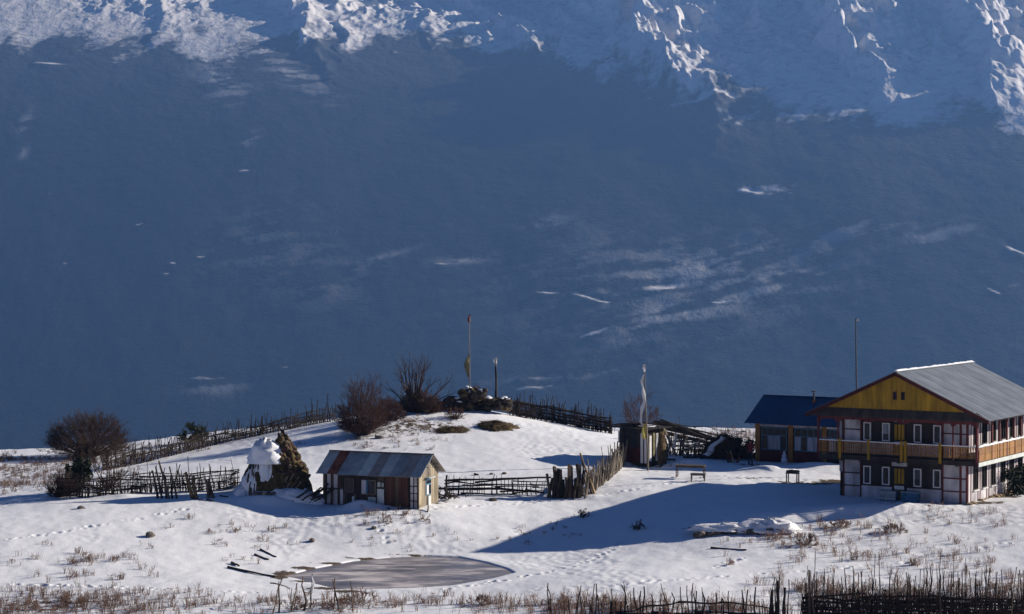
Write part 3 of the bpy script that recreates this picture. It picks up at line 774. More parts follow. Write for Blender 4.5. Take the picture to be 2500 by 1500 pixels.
    while x < W / 2 + 4.84:
        x1 = min(x + 0.305, W / 2 + 4.85)
        za = rz - .12 - g * abs(x - W / 2); zb = rz - .12 - g * abs(x1 - .012 - W / 2)
        if min(za, zb) > 5.52:
            poly = [(x, 5.5), (x1 - .012, 5.5), (x1 - .012, zb)] + ([(W / 2, rz - .12)] if x < W / 2 < x1 else []) + [(x, za)]
            add('gable_board', mesh_from(*prism(poly, -1.0, -0.96)), 'yellow_paint', L)
        x = x1
    box('gable_backing', (W / 2 - 4.7, W / 2 + 4.7, -0.955, -0.93, 5.4, 5.62), 'dark_timber', L)
    v, f = prism([(W / 2 - 4.8, 5.5), (W / 2 + 4.8, 5.5), (W / 2, rz - .14)], -0.957, -0.935)
    add('gable_backing', mesh_from(v, f), 'dark_timber', L)
    for vx in (3.86, 4.36):
        vnt = box('vent', (vx, vx + .24, -1.02, -0.99, 6.08, 6.56), 'maroon_paint', L)
        c = box('opening', (vx + .03, vx + .21, -1.03, -1.021, 6.11, 6.53), 'cloth_dark', vnt); c.matrix_basis = vnt.matrix_basis.inverted() @ c.matrix_basis
    # dark pent band under the gable
    v = [(-1.72, -1.0, 5.12), (W + 1.72, -1.0, 5.12), (W + 1.3, -1.0, 5.495), (-1.3, -1.0, 5.495), (-1.72, -1.22, 4.97), (W + 1.72, -1.22, 4.97), (W + 1.2, -1.03, 5.49), (-1.2, -1.03, 5.49)]
    add('pent_band', mesh_from([(-1.68, -1.17, 4.96), (W + 1.68, -1.17, 4.96), (W + 1.68, -1.17, 5.06), (W + .9, -1.02, 5.492), (-.9, -1.02, 5.492), (-1.68, -1.17, 5.06),
                                (-1.68, -0.93, 4.96), (W + 1.68, -0.93, 4.96), (W + 1.68, -0.93, 5.06), (W + .9, -0.93, 5.492), (-.9, -0.93, 5.492), (-1.68, -0.93, 5.06)],
        [(0, 1, 2, 5), (5, 2, 3, 4), (6, 11, 8, 7), (11, 10, 9, 8), (0, 6, 7, 1), (1, 7, 8, 2), (2, 8, 9, 3), (3, 9, 10, 4), (4, 10, 11, 5), (5, 11, 6, 0)]), 'dark_timber', L)
    box('soffit', (-1.6, W + 1.6, -0.92, D + .8, 4.99, 5.04), 'dark_timber', L)
    # red scalloped valance between the balcony posts
    def valance(x0, x1):
        n = 24; top = [(x0, 4.95), (x1, 4.95)]; low = []
        for i in range(n + 1):
            t = i / n; x = x1 + (x0 - x1) * t
            e = abs(2 * t - 1)
            z = 4.84 - 0.16 * smooth(0.55, 1.0, e) - 0.05 * abs(math.sin(t * math.pi * 5))
            low.append((x, float(z)))
        return prism(top + low, -1.06, -1.03)
    xs = [-0.8, 0.36, 2.35, 4.54, 6.80, 7.55, 8.95]
    for a, b in zip(xs[:-1], xs[1:]): add('valance', mesh_from(*valance(a + .02, b - .02)), 'red_paint', L)
    return L
def snow_strip(Lx, w, h, n=40, seed=5):
    """lumpy ridge of snow along +x"""
    r = random.Random(seed); v = []; f = []; m = 6
    for i in range(n + 1):
        x = Lx * i / n; k = 0.45 + 0.55 * r.random()
        if i in (0, n): k = 0.15
        for j in range(m + 1):
            a = math.pi * j / m
            v.append((x, -w * math.cos(a) * (0.8 + .2 * k), h * k * math.sin(a) - 0.012))
    for i in range(n):
        for j in range(m):
            a = i * (m + 1) + j; f.append((a, a + m + 1, a + m + 2, a + 1))
    return v, f
build_lodge()

def build_annex():
    A = thing('dining_annex', 'low annex with dark blue metal roof and big curtained windows', 'house', (16.95, 148.0, 0.38), R(-32))
    W, D, H = 8.6, 5.0, 2.62
    box('wall', (0.05, W, 0.1, D, -0.3, H), 'dark_timber', A)
    box('low_wall', (0.36, 5.0, 0.02, 0.1, -0.1, 0.80), 'maroon_paint', A)
    for x in (0.0, 2.50, 5.0, 7.4): box('pillar', (x, x + .34, -0.05, 0.1, -0.1, H), 'amber_wood', A)
    for x0, x1 in ((0.45, 2.40), (2.95, 4.90), (5.5, 7.3)):
        w = box('window', (x0, x1, -0.01, 0.1, 0.84, 2.42), 'blue_paint', A); inv = w.matrix_basis.inverted()
        n = 4; pw = (x1 - x0 - .06) / n
        for i in range(n):
            for z0, z1, m in ((0.90, 1.82, 'curtain'), (1.88, 2.36, 'glass')):
                a = x0 + .05 + i * pw
                c = box('pane', (a, a + pw - .05, -0.025, -0.011, z0, z1), m if (i + int(x0)) % 3 else 'glass', w); c.matrix_basis = inv @ c.matrix_basis
    box('wall_plate', (-0.1, W, -0.03, 0.05, H - .16, H - .02), 'white_plaster', A)
    roof = bpy.data.objects.new('roof', None); COL.objects.link(roof); roof.parent = A
    roof_slope(roof, -0.55, W + .3, (2.5, 4.45), (-0.62, 2.68), 0.85, 6, 0.008, ['roof_blue'])
    roof_slope(roof, -0.55, W + .3, (2.5, 4.45), (5.6, 2.68), 0.85, 6, 0.008, ['roof_blue'])
    box('ridge_cap', (-0.57, W + .3, 2.38, 2.62, 4.455, 4.49), 'roof_blue', roof)
    v, f = prism([(0.1, H), (5.0, H), (2.5, 4.38)], 0, .06)
    add('gable', mesh_from(v, f), 'dark_timber', A, Matrix(((0, 1, 0, 0.02), (1, 0, 0, 0), (0, 0, 1, 0), (0, 0, 0, 1))))
    # stove pipe with a cap
    c = bpy.data.objects.new('chimney', None); COL.objects.link(c); c.parent = A; c.location = (3.55, 1.9, 4.05)
    add('pipe', mesh_from(*tube([(0, 0, 0), (0, 0, .72)], .075, 8)), 'iron', c)
    add('cap', mesh_from(*tube([(0, 0, .78), (0, 0, .86)], .16, 8)), 'iron', c)
    add('collar', mesh_from(*tube([(0, 0, -.05), (0, 0, .2)], .12, 8)), 'tin_rust', c)
    for i in range(3): box('cap_leg', (-.07 + .06 * i, -.055 + .06 * i, -.01, .01, .70, .79), 'iron', c)
def tube(pts, rad, n=6, taper=1.0):
    v = []; f = []; m = len(pts)
    for i, p in enumerate(pts):
        a = Vector(pts[max(0, i - 1)]); b = Vector(pts[min(m - 1, i + 1)]); d = (b - a).normalized()
        x = d.orthogonal().normalized(); y = d.cross(x)
        r = (rad[i] if isinstance(rad, (list, tuple)) else rad) * (1 + (taper - 1) * i / (m - 1))
        for j in range(n):
            t = 6.28318 * j / n; v.append(tuple(Vector(p) + x * (r * math.cos(t)) + y * (r * math.sin(t))))
    for i in range(m - 1):
        for j in range(n):
            a = i * n + j; b = i * n + (j + 1) % n; f.append((a, b, b + n, a + n))
    f.append(tuple(range(n - 1, -1, -1))); f.append(tuple((m - 1) * n + j for j in range(n)))
    return v, f
build_annex()

# ------------------------------------------------------------------ the small tin-roofed hut
def build_hut():
    W, D, H, RZ = 6.25, 2.9, 1.9, 3.0
    A = thing('tin_hut', 'small plank hut with patched tin roof and brown door', 'hut', (-11.28, 126.35, -0.03), R(-22))
    box('wall', (0.05, W - .05, 0.1, D, -0.3, H), 'dark_timber', A)
    # front boards
    x = 0.02
    while x < 4.05:
        x1 = min(x + rng.uniform(.17, .26), 4.08)
        skip = (1.42 < x1 and x < 2.12) or (2.56 < x1 and x < 3.52)
        box('board', (x, x1 - .012, 0.05 + rng.uniform(0, .03), 0.1, -0.15, 0.66 if skip else 1.86), rng.choice(['old_wood', 'old_wood', 'dark_timber']), A)
        x = x1
    for x0, x1, z0, z1 in ((.32, .54, .95, 1.85), (.75, 1.0, .95, 1.85), (.30, .52, .0, .86), (.73, .98, -.05, .86), (1.17, 1.35, .0, .95), (3.60, 4.04, -.05, 1.0), (3.62, 3.80, 1.12, 1.4), (3.88, 4.02, 1.12, 1.36), (1.95, 2.1, -.02, .5), (3.0, 3.5, .05, .5)):
        box('panel', (x0, x1, 0.02, 0.05, z0, z1), 'white_plaster' if x0 < 3.55 and x0 > .2 and z1 > .6 else 'tin_grey', A)
    window(A, 1.47, 2.08, .72, 1.56, 0.04, .06, 'grey_wood')
    w = window(A, 2.58, 3.52, .64, 1.52, 0.04, .07, 'grey_wood')
    box('shutter', (2.60, 2.88, -0.03, 0.01, .68, 1.5), 'white_plaster', w)
    box('shutter', (2.89, 2.99, -0.028, 0.01, .68, 1.5), 'blue_paint', w)
    box('timber', (0.2, 1.42, 0.0, 0.05, .875, .94), 'dark_timber', A)
    box('timber', (3.56, 4.08, -0.01, 0.05, 1.02, 1.10), 'dark_timber', A)
    d = box('door', (4.12, 5.66, 0.0, 0.1, -0.1, 1.80), 'dark_timber', A); inv = d.matrix_basis.inverted()
    for i in range(7):
        c = box('door_board', (4.16 + i * .212, 4.36 + i * .212, -0.025, 0, -0.08, 1.76), 'door_brown' if i in (2, 5) else 'old_wood' if i == 3 else 'door_brown', d); c.matrix_basis = inv @ c.matrix_basis
    for x0, x1 in ((5.75, 5.93), (6.0, 6.18)):
        for z0, z1 in ((-.1, .36), (.42, .80), (.86, 1.22), (1.28, 1.82)):
            box('panel', (x0, x1, 0.02, 0.1, z0, z1), 'white_plaster', A)
    box('timber', (5.94, 5.99, 0.0, 0.1, -.1, 1.85), 'dark_timber', A)
    box('timber', (6.19, 6.27, -.01, 0.1, -.15, 1.88), 'old_wood', A)
    # sunny gable: pale upright boards
    y = 0.1
    while y < D - .05:
        y1 = min(y + rng.uniform(.2, .3), D)
        top = H + (RZ - .25 - H) * (1 - abs((y + y1) / 2 - D / 2) / (D / 2))
        b = box('board', (W - .05, W + rng.uniform(0, .035), y, y1 - .012, -0.25, top), rng.choice(['pale_board', 'pale_board', 'grey_wood']), A)
        y = y1
    v = []
    wn = box('window', (W - .02, W + .06, 1.05, 1.75, .62, 1.62), 'blue_paint', A); inv = wn.matrix_basis.inverted()
    for b, m in (((W + .061, W + .075, 1.10, 1.36, .68, 1.22), 'white_paint'), ((W + .061, W + .075, 1.42, 1.70, .68, 1.22), 'glass'), ((W + .061, W + .075, 1.10, 1.70, 1.30, 1.5), 'glass')):
        c = box('pane', b, m, wn); c.matrix_basis = inv @ c.matrix_basis
    box('awning', (W + .02, W + .3, .95, 1.85, 1.64, 1.70), 'tin_blue', A)
    box('board', (W + .04, W + .07, 1.35, 1.7, -.2, .55), 'white_paint', A)
    for k, (yy, zz) in enumerate(((D / 2, RZ - .12), (D * .78, 2.35), (D * .9, 2.1), (D * .25, 2.3))):
        stick('rafter_end', (W - .3, yy, zz), (W + .34, yy, zz), .05, 'pale_board', A)
    roof = bpy.data.objects.new('roof', None); COL.objects.link(roof); roof.parent = A
    mats = ['tin_grey', 'tin_rust', 'tin_blue', 'tin_blue', 'tin_grey', 'tin_patch', 'tin_grey', 'tin_blue', 'tin_patch', 'tin_blue']
    roof_slope(roof, -0.22, W + .34, (D / 2, RZ), (-0.38, 1.80), 0.68, 5, 0.012, mats, jitter=0.03)
    roof_slope(roof, -0.22, W + .34, (D / 2, RZ), (D + .35, 1.80), 0.68, 5, 0.012, ['tin_patch'], jitter=0.02)
    box('ridge_cap', (-0.24, W + .36, D / 2 - .1, D / 2 + .1, RZ + .012, RZ + .05), 'iron', roof)
    add('ridge_snow', mesh_from(*snow_strip(W + .5, .07, .04)), 'snow', roof, Matrix.Translation((-.2, D / 2 + .08, RZ + .04)))
build_hut()

# ------------------------------------------------------------------ twigs, bushes, trees
def seg_mesh(segs, name='twigs', n=3):
    """segs: rows of x0,y0,z0,x1,y1,z1,r0,r1 -> one mesh of thin prisms"""
    S = np.array(segs, float); P0 = S[:, 0:3]; P1 = S[:, 3:6]; r0 = S[:, 6]; r1 = S[:, 7]
    d = P1 - P0; d /= (np.linalg.norm(d, axis=1, keepdims=True) + 1e-9)
    up = np.where(np.abs(d[:, 2:3]) > 0.9, np.array([[1.0, 0, 0]]), np.array([[0, 0, 1.0]]))
    x = np.cross(d, up); x /= (np.linalg.norm(x, axis=1, keepdims=True) + 1e-9); y = np.cross(d, x)
    m = len(S); V = np.zeros((m, 2 * n, 3))
    for j in range(n):
        a = 2 * np.pi * j / n; o = x * math.cos(a) + y * math.sin(a)
        V[:, j] = P0 + o * r0[:, None]; V[:, n + j] = P1 + o * r1[:, None]
    base = (np.arange(m) * 2 * n)[:, None]
    F = np.concatenate([base + np.array([[j, (j + 1) % n, n + (j + 1) % n, n + j]]) for j in range(n)], 0)
    me = bpy.data.meshes.new(name); co = V.reshape(-1, 3)
    me.vertices.add(len(co)); me.vertices.foreach_set('co', co.astype(np.float32).ravel())
    me.loops.add(F.size); me.loops.foreach_set('vertex_index', F.astype(np.int32).ravel())
    me.polygons.add(len(F)); me.polygons.foreach_set('loop_start', np.arange(0, F.size, 4, dtype=np.int32))
    me.update(); me.validate(); return me
def grow(segs, p, d, L, r, lev, R_, spread=0.6, kids=(2, 3), upb=0.15, thin=0.62):
    """branching limb: appends segments, bends a little along the way"""
    n = 3; q = Vector(p); d = Vector(d).normalized()
    for i in range(n):
        d = (d + Vector((R_.gauss(0, .16), R_.gauss(0, .16), R_.gauss(0, .12) + upb * .3))).normalized()
        e = q + d * (L / n); ra = r * (1 - .35 * i / n); rb = r * (1 - .35 * (i + 1) / n)
        segs.append((*q, *e, ra, rb)); q = e
        if lev > 0 and i >= 0:
            for _ in range(R_.randint(*kids) if i == n - 1 else R_.randint(0, 2)):
                t = Vector((R_.gauss(0, 1), R_.gauss(0, 1), R_.gauss(0, 1))).normalized()
                nd = (d + t * spread + Vector((0, 0, upb))).normalized()
                grow(segs, q, nd, L * R_.uniform(.5, .8), max(.009, rb * thin), lev - 1, R_, spread, kids, upb, thin)
def bush(name, label, loc, width, height, mat, stems, seed, lev=2, cat='bush', r0=0.035, flat=0.5, trunk_mat='twig', kids=(2, 3)):
    R_ = random.Random(seed)
    T = thing(name, label, cat, loc); tr = []; cr = []
    for i in range(stems):
        a = R_.uniform(0, 6.283); e = math.acos(1 - R_.random() * (1 - flat * .15)); e = min(e, 1.45)
        if flat < .3: e = R_.uniform(.1, 1.42)
        dx, dy, dz = math.cos(a) * math.sin(e), math.sin(a) * math.sin(e), math.cos(e)
        L = 1 / math.sqrt((math.hypot(dx, dy) / (width / 2)) ** 2 + (dz / height) ** 2) * R_.uniform(.78, 1.0)
        base = Vector((R_.gauss(0, .12), R_.gauss(0, .12), -0.1)); d = Vector((dx, dy, dz))
        mid = base + d * L * .5 + Vector((0, 0, L * .06))
        tr.append((*base, *mid, r0, r0 * .6))
        grow(cr, mid, d, L * .30, r0 * .5, lev, R_, .55, kids, .12, .55)
    add('trunk', seg_mesh(tr), trunk_mat, T); add('crown', seg_mesh(cr), mat, T)
    return T
def leafy(name, label, loc, width, height, mat, count, seed, cat='bush', size=0.16, cone=0.0):
    R_ = random.Random(seed); T = thing(name, label, cat, loc)
    add('trunk', seg_mesh([(0, 0, -.2, 0, 0, height * .5, .07, .04), (0, 0, height * .2, width * .2, 0, height * .6, .04, .02), (0, 0, height * .2, -width * .2, .1, height * .6, .04, .02)], n=5), 'twig', T)
    v = []; f = []
    cl = [(R_.gauss(0, .22), R_.gauss(0, .22), R_.uniform(.12, .95), R_.uniform(.25, .5)) for _ in range(22)]
    for i in range(count):
        cx, cy, cz, cr = R_.choice(cl)
        w = 1 - cone * cz
        p = Vector(((cx * 1.5 + R_.gauss(0, .22) * cr) * width * w, (cy * 1.5 + R_.gauss(0, .22) * cr) * width * w, max(.02, (cz + R_.gauss(0, .11))) * height))
        a = Vector((R_.gauss(0, 1), R_.gauss(0, 1), R_.gauss(0, .7))).normalized() * size * R_.uniform(.5, 1.2); b = a.orthogonal().normalized() * size * .35
        o = len(v); v += [tuple(p - a), tuple(p + b), tuple(p + a), tuple(p - b)]; f.append((o, o + 1, o + 2, o + 3))
    add('crown', mesh_from(v, f), mat, T); return T
def gp(p, dz=0.0): return (p[0], p[1], gz(*p) + dz)

bush('round_bush', 'wide rounded leafless bush on the skyline at the far left', gp((-31.13, 156.10), -.1), 7.2, 3.3, 'twig', 300, 11, 2, r0=.035)
bush('brown_bush', 'dense reddish-brown bush left of the knoll top with shaded snow beside it', gp((-10.63, 151.15)), 4.0, 4.3, 'twig_red', 260, 12, 2, r0=.035, flat=1.2)
bush('bare_tree', 'dark leafless tree with spreading crooked branches between brown bush and ruin', gp((-7.35, 160.45)), 7.6, 4.3, 'twig', 36, 13, 2, cat='tree', r0=.10, flat=.2, kids=(1, 2))
bush('brown_bush', 'lower brown bush filling the gap left of the bare tree', gp((-9.15, 155.80)), 3.0, 1.7, 'twig_red', 170, 112, 2, r0=.03)
bush('dark_thicket', 'dark low thicket at the foot of the bare tree', gp((-7.06, 159.40)), 3.6, 1.5, 'twig', 150, 113, 2, r0=.03)
bush('sapling_thicket', 'faint thin upright bare saplings behind the dark shed', (10.20, 168.00, 0.73), 3.6, 3.6, 'twig_red', 60, 14, 2, cat='tree', r0=.02, flat=3)
bush('scraggly_tree', 'small crooked bare tree rising from the fence corner at left', gp((-24.70, 129.70)), 3.8, 2.8, 'twig', 22, 15, 3, cat='tree', r0=.05)
leafy('evergreen_bush', 'dark green evergreen bush behind the lower left fence', gp((-26.39, 129.15)), 1.3, 1.9, 'needles', 2600, 16)
leafy('juniper', 'small dark juniper on the skyline behind the hillside fence', gp((-23.65, 159.80)), 1.2, 1.25, 'needles', 900, 17)
leafy('shade_bush', 'dark bush against the sunny side wall of the lodge', (31.2, 130.2, gz(31.2, 130.2)), 2.6, 1.7, 'needles', 2600, 18)
bush('corner_brush', 'dark tangle of brush at the left end of the lower fence', gp((-27.00, 127.30)), 2.0, 1.7, 'twig', 150, 19, 2, r0=.02)
bush('knoll_shrub', 'brown shrub left of the stone ruin above the snow', gp((-6.27, 158.70)), 2.2, 1.9, 'twig_red', 160, 20, 2, r0=.02)
bush('knoll_shrub', 'reddish shrub in front of the stone ruin below the flag pole', gp((-2.80, 161.70)), 2.6, 1.8, 'twig_red', 180, 21, 2, r0=.02)
bush('knoll_shrub', 'low brown shrub creeping down the snow below the ruin', gp((-4.23, 156.80)), 2.0, 1.1, 'twig_red', 110, 22, 1, r0=.02)
bush('snow_shrub', 'dark round shrub alone in the lodge shadow', gp((7.13, 120.00)), .9, .6, 'twig', 40, 23, 2, r0=.012)
bush('snow_shrub', 'dark tuft at the upper edge of the lodge shadow', gp((4.21, 124.75)), .8, .75, 'twig', 40, 24, 2, r0=.012)
bush('snow_shrub', 'dry bush standing in snow below the tin hut door', gp((-7.18, 120.80)), .9, .7, 'weed', 26, 25, 2, r0=.010)
bush('snow_shrub', 'small dry bush below the sunny corner of the tin hut', gp((-5.01, 121.50)), .6, .5, 'weed', 20, 26, 2, r0=.010)
bush('snow_shrub', 'reddish dry shrub on the snow slope below the lodge terrace', gp((15.78, 113.90)), 1.4, .8, 'weed', 50, 27, 2, r0=.010)
bush('snow_shrub', 'dry shrub right of the snow-capped stones', gp((18.22, 118.10)), 1.5, .6, 'weed', 50, 28, 2, r0=.010)
bush('snow_shrub', 'low dry russet shrub on the slope below the lodge door', gp((20.93, 116.70)), 1.5, .6, 'weed', 50, 29, 2, r0=.010)
bush('snow_shrub', 'tall russet stalk clump above the right foreground fence', gp((17.74, 110.10)), .7, 1.0, 'weed', 40, 30, 1, r0=.010, flat=4)
for i, (p, w, h, lab) in enumerate([((-7.10, 99.40), 2.6, 1.1, 'tangled dry brush behind the broken posts by the pond'), ((-7.92, 97.65), 2.0, .9, 'dark low brush among the broken posts by the pond'), ((-1.53, 99.05), 1.6, .7, 'lone dry brush clump on the snow right of the pond'), ((-10.01, 97.85), 1.6, .9, 'dry brush at the foot of the leftmost broken posts')]):
    bush('dry_brush', lab, gp(p), w, h * .75, 'weed', 34, 40 + i, 2, r0=.009)

# ------------------------------------------------------------------ fences
def fence(name, label, pts, step, h, rails, mat='fence_wood', rad=0.028, hj=0.25, seed=1, lean=0.08, gap=0.0, rail_rad=0.035, cat='fence', skip=0.0, rz0=0.25, rz1=0.85):
    R_ = random.Random(seed); loc = gp(pts[0])
    T = thing(name, label, cat, loc); o = Vector(loc)
    # posts
    tot = 0.0; P = [Vector((*p, 0)) for p in pts]; Ls = [(b - a).length for a, b in zip(P[:-1], P[1:])]; LT = sum(Ls)
    def along(s):
        for a, b, l in zip(P[:-1], P[1:], Ls):
            if s <= l: return a + (b - a) * (s / l)
            s -= l
        return P[-1]
    s = 0.0
    while s < LT:
        p = along(s); x = p.x + R_.gauss(0, .05); y = p.y + R_.gauss(0, .08); z = gz(x, y)
        hh = h * R_.uniform(1 - hj, 1 + hj)
        if R_.random() < .1: hh *= 1.3
        a = Vector((x, y, z - .15)) - o; b = a + Vector((R_.gauss(0, lean) * hh, R_.gauss(0, lean) * hh, hh + .15))
        if R_.random() > skip: stick('post', a, b, rad * R_.uniform(.7, 1.5), mat, T, R_.randrange(9))
        s += step * R_.uniform(.6, 1.4)
    # rails in overlapping lengths
    for k in range(rails):
        zr = h * (rz0 + (rz1 - rz0) * k / max(1, rails - 1)); s = R_.uniform(-1, 0)
        while s < LT:
            L = R_.uniform(1.8, 3.6); e = min(LT, s + L)
            if R_.random() > gap:
                a = along(max(0, s)); b = along(e)
                za = gz(a.x, a.y) + zr + R_.gauss(0, .07); zb = gz(b.x, b.y) + zr + R_.gauss(0, .07)
                n1 = R_.uniform(-.07, .07)
                stick('rail', Vector((a.x, a.y - .05 + n1, za)) - o, Vector((b.x, b.y - .05 + n1, zb)) - o, rail_rad * R_.uniform(.7, 1.4), mat, T, R_.randrange(9))
            s = e - R_.uniform(.1, .5) if e < LT else LT
    return T
fence('hill_fence', 'long rail fence climbing the hillside from lower left to the brown bush', [(-27.76, 144.05), (-24.59, 150.15), (-21.76, 154.70), (-18.01, 158.45), (-13.53, 163.35)], .15, 1.12, 7, seed=1, rad=.034, rail_rad=.05, rz0=.1, lean=.16, hj=.45, gap=.2)
fence('hill_fence', 'dark rail fence running down from the stone ruin to the shed', [(-0.22, 161.35), (2.19, 162.55), (4.71, 163.05), (7.58, 160.55)], .12, 1.5, 11, seed=2, rad=.04, rail_rad=.065, rz0=.05, rz1=.75)
fence('lower_fence', 'dark lattice fence of stakes and rails at lower left', [(-27.13, 126.75), (-24.88, 126.50), (-22.66, 127.75), (-19.79, 128.30), (-16.50, 128.75)], .17, 1.25, 8, seed=3, rad=.034, rail_rad=.042, rz0=.06, lean=.13, hj=.4, gap=.12)
fence('field_fence', 'low dark fence with two heavy rails right of the tin hut', [(-4.17, 131.05), (-1.27, 131.65), (2.28, 131.25)], .18, 1.0, 5, seed=4, rad=.030, rail_rad=.048, rz0=.12)
fence('skyline_fence', 'sparse thin stakes along the skyline left of the blue-roofed annex', [(12.31, 163.80), (14.77, 163.10), (17.56, 159.35)], .35, 1.2, 2, seed=5, rad=.02)
fence('wattle_fence', 'sunlit stake fence of rough planks running back towards the shed', [(4.42, 130.30), (5.26, 133.05), (6.38, 137.90), (7.56, 145.25), (7.90, 146.40)], .14, 1.35, 0, 'grey_wood', .045, seed=6, lean=.12)
fence('stake_fence', 'low stake fence with bowed rails along the bottom edge centre', [(1.77, 96.44), (4.63, 96.00), (7.97, 96.00), (11.86, 96.00)], .17, .95, 1, seed=7, hj=.6, rad=.036, rail_rad=.055, rz0=.1, lean=.09)
fence('brush_fence', 'tall dense fence of dark stakes at the bottom right corner', [(13.12, 96.00), (16.68, 96.00), (20.02, 96.00), (23.54, 96.00)], .06, 1.55, 9, seed=8, hj=.5, rad=.026, rail_rad=.06, lean=.05, rz0=.05, rz1=.58)
def fence_brush(label, pts, n, h, seed, mat='twig'):
    T = next(q for q in COL.objects if q.get('label') == label); o = Vector(T.location); R_ = random.Random(seed); sg = []; P = [Vector((*p, 0)) for p in pts]
    xs = []; ys = []
    for i in range(n):
        k = R_.randrange(len(P) - 1); p = P[k].lerp(P[k + 1], R_.random()); xs.append(p.x + R_.gauss(0, .1)); ys.append(p.y + R_.gauss(0, .15))
    Z = ground(np.array(xs), np.array(ys), False)
    for x, y, z in zip(xs, ys, Z):
        hh = h * R_.uniform(.3, 1.15); dx, dy = R_.gauss(0, .28) * hh, R_.gauss(0, .2) * hh; z0 = z + (R_.random() ** 2) * h * .5
        sg.append((x - o.x, y - o.y, z0 - o.z, x + dx - o.x, y + dy - o.y, z0 + hh - o.z, .014, .006))
    add('brush', seg_mesh(sg), mat, T)
fence_brush('dark lattice fence of stakes and rails at lower left', [(-27.13, 126.75), (-24.88, 126.50), (-22.66, 127.75), (-19.79, 128.30), (-16.50, 128.75)], 700, .9, 301)
fence_brush('long rail fence climbing the hillside from lower left to the brown bush', [(-27.76, 144.05), (-24.59, 150.15), (-21.76, 154.70), (-18.01, 158.45), (-13.53, 163.35)], 900, .8, 302)
fence_brush('dark rail fence running down from the stone ruin to the shed', [(-0.22, 161.35), (2.19, 162.55), (4.71, 163.05), (7.58, 160.55)], 500, .9, 303)
fence_brush('tall dense fence of dark stakes at the bottom right corner', [(13.12, 96.00), (16.68, 96.00), (20.02, 96.00), (23.54, 96.00)], 1500, 1.1, 304)
# planks woven into the sunlit fence
def extra(parent_label, items, mat, kind='plank', name='plank'):
    T = next(o for o in COL.objects if o.get('label') == parent_label); o = Vector(T.location)
    for p0, p1, w in items:
        if kind == 'plank': plank(name, Vector(p0) - o, Vector(p1) - o, w, .05, mat, T, rng.uniform(-.4, .4))
        else: stick(name, Vector(p0) - o, Vector(p1) - o, w, mat, T)
WL = 'sunlit stake fence of rough planks running back towards the shed'
extra(WL, [((4.24, 130.80, 0.89), (5.26, 135.00, 1.15), .2), ((4.18, 130.60, 0.58), (5.34, 134.50, 0.81), .22), ((4.23, 130.60, 0.08), (4.89, 133.50, 0.27), .3), ((4.98, 132.50, 0.25), (6.75, 140.00, 0.51), .22), ((5.73, 135.00, 0.24), (7.43, 145.00, 0.56), .28), ((5.62, 135.50, 0.58), (7.19, 143.50, 0.98), .2), ((6.10, 137.50, 0.76), (7.87, 147.00, 1.07), .24), ((4.82, 131.50, -0.02), (6.38, 138.00, 0.13), .25), ((5.17, 134.00, 0.86), (6.48, 140.00, 1.05), .16)], 'grey_wood', name='rail_plank')
extra(WL, [((6.74, 141.00, 0.95), (6.84, 142.00, 2.22), .05), ((7.01, 142.00, 0.99), (7.11, 143.00, 2.19), .06), ((7.38, 144.00, 0.93), (7.37, 145.00, 2.41), .06), ((5.89, 137.00, 0.81), (5.75, 137.00, 2.40), .03), ((6.32, 139.00, 0.88), (6.27, 139.00, 2.27), .04), ((6.53, 140.00, 0.78), (6.47, 140.00, 2.24), .05)], 'old_wood', 'stick', 'post')
extra('low dark fence with two heavy rails right of the tin hut', [((-4.05, 131.20, 0.80), (-1.01, 131.20, 0.87), .085), ((-1.26, 131.20, 0.87), (2.40, 131.00, 1.02), .085), ((-4.60, 131.20, 0.32), (-1.26, 131.20, 0.34), .08), ((-1.52, 131.20, 0.32), (2.02, 131.00, 0.06), .09), ((-4.04, 131.00, -0.09), (-4.01, 131.00, 1.17), .1)], 'fence_wood', 'stick', 'rail')
# big posts in the foreground fence
extra('tall dense fence of dark stakes at the bottom right corner', [((13.38, 95.60, -1.62), (13.37, 95.60, 0.57), .07), ((13.66, 95.60, -1.62), (13.61, 95.60, 0.38), .05), ((19.29, 95.60, -1.62), (19.24, 95.60, 0.14), .05), ((22.52, 95.60, -1.43), (22.73, 95.60, 0.70), .035), ((15.41, 95.80, -1.65), (15.38, 95.80, 0.72), .028), ((15.80, 95.80, -1.65), (15.79, 95.80, 0.48), .028)], 'old_wood', 'stick', 'post')
extra('low stake fence with bowed rails along the bottom edge centre', [((4.26, 96.00, -1.54), (5.92, 95.80, -1.13), .05), ((5.83, 95.80, -1.15), (7.58, 95.80, -0.91), .05), ((7.49, 95.80, -0.91), (9.43, 95.80, -0.95), .055), ((9.34, 95.80, -0.93), (11.74, 95.80, -1.21), .05), ((4.63, 95.90, -1.48), (11.66, 95.90, -1.52), .07)], 'fence_wood', 'stick', 'rail')
T = thing('post_cluster', 'cluster of thick dark stumps between the two foreground fences', 'posts', (12.05, 96.00, -1.69)); o = Vector(T.location)
for p0, p1, r in (((11.75, 96.00, -1.72), (11.78, 96.00, -0.39), .12), ((11.97, 95.80, -1.69), (12.00, 95.80, 0.05), .11), ((12.13, 95.90, -1.71), (12.08, 95.90, 0.30), .045), ((12.31, 96.00, -1.72), (12.34, 96.00, -0.29), .10), ((12.46, 95.90, -1.71), (12.51, 95.90, 0.09), .04), ((11.83, 95.70, -1.67), (11.86, 95.70, -0.06), .05)):
    stick('post', Vector(p0) - o, Vector(p1) - o, r, 'fence_wood', T)
T = thing('broken_fence', 'broken fence of leaning posts at the near side of the pond', 'fence', (-9.61, 97.60, -1.58)); o = Vector(T.location)
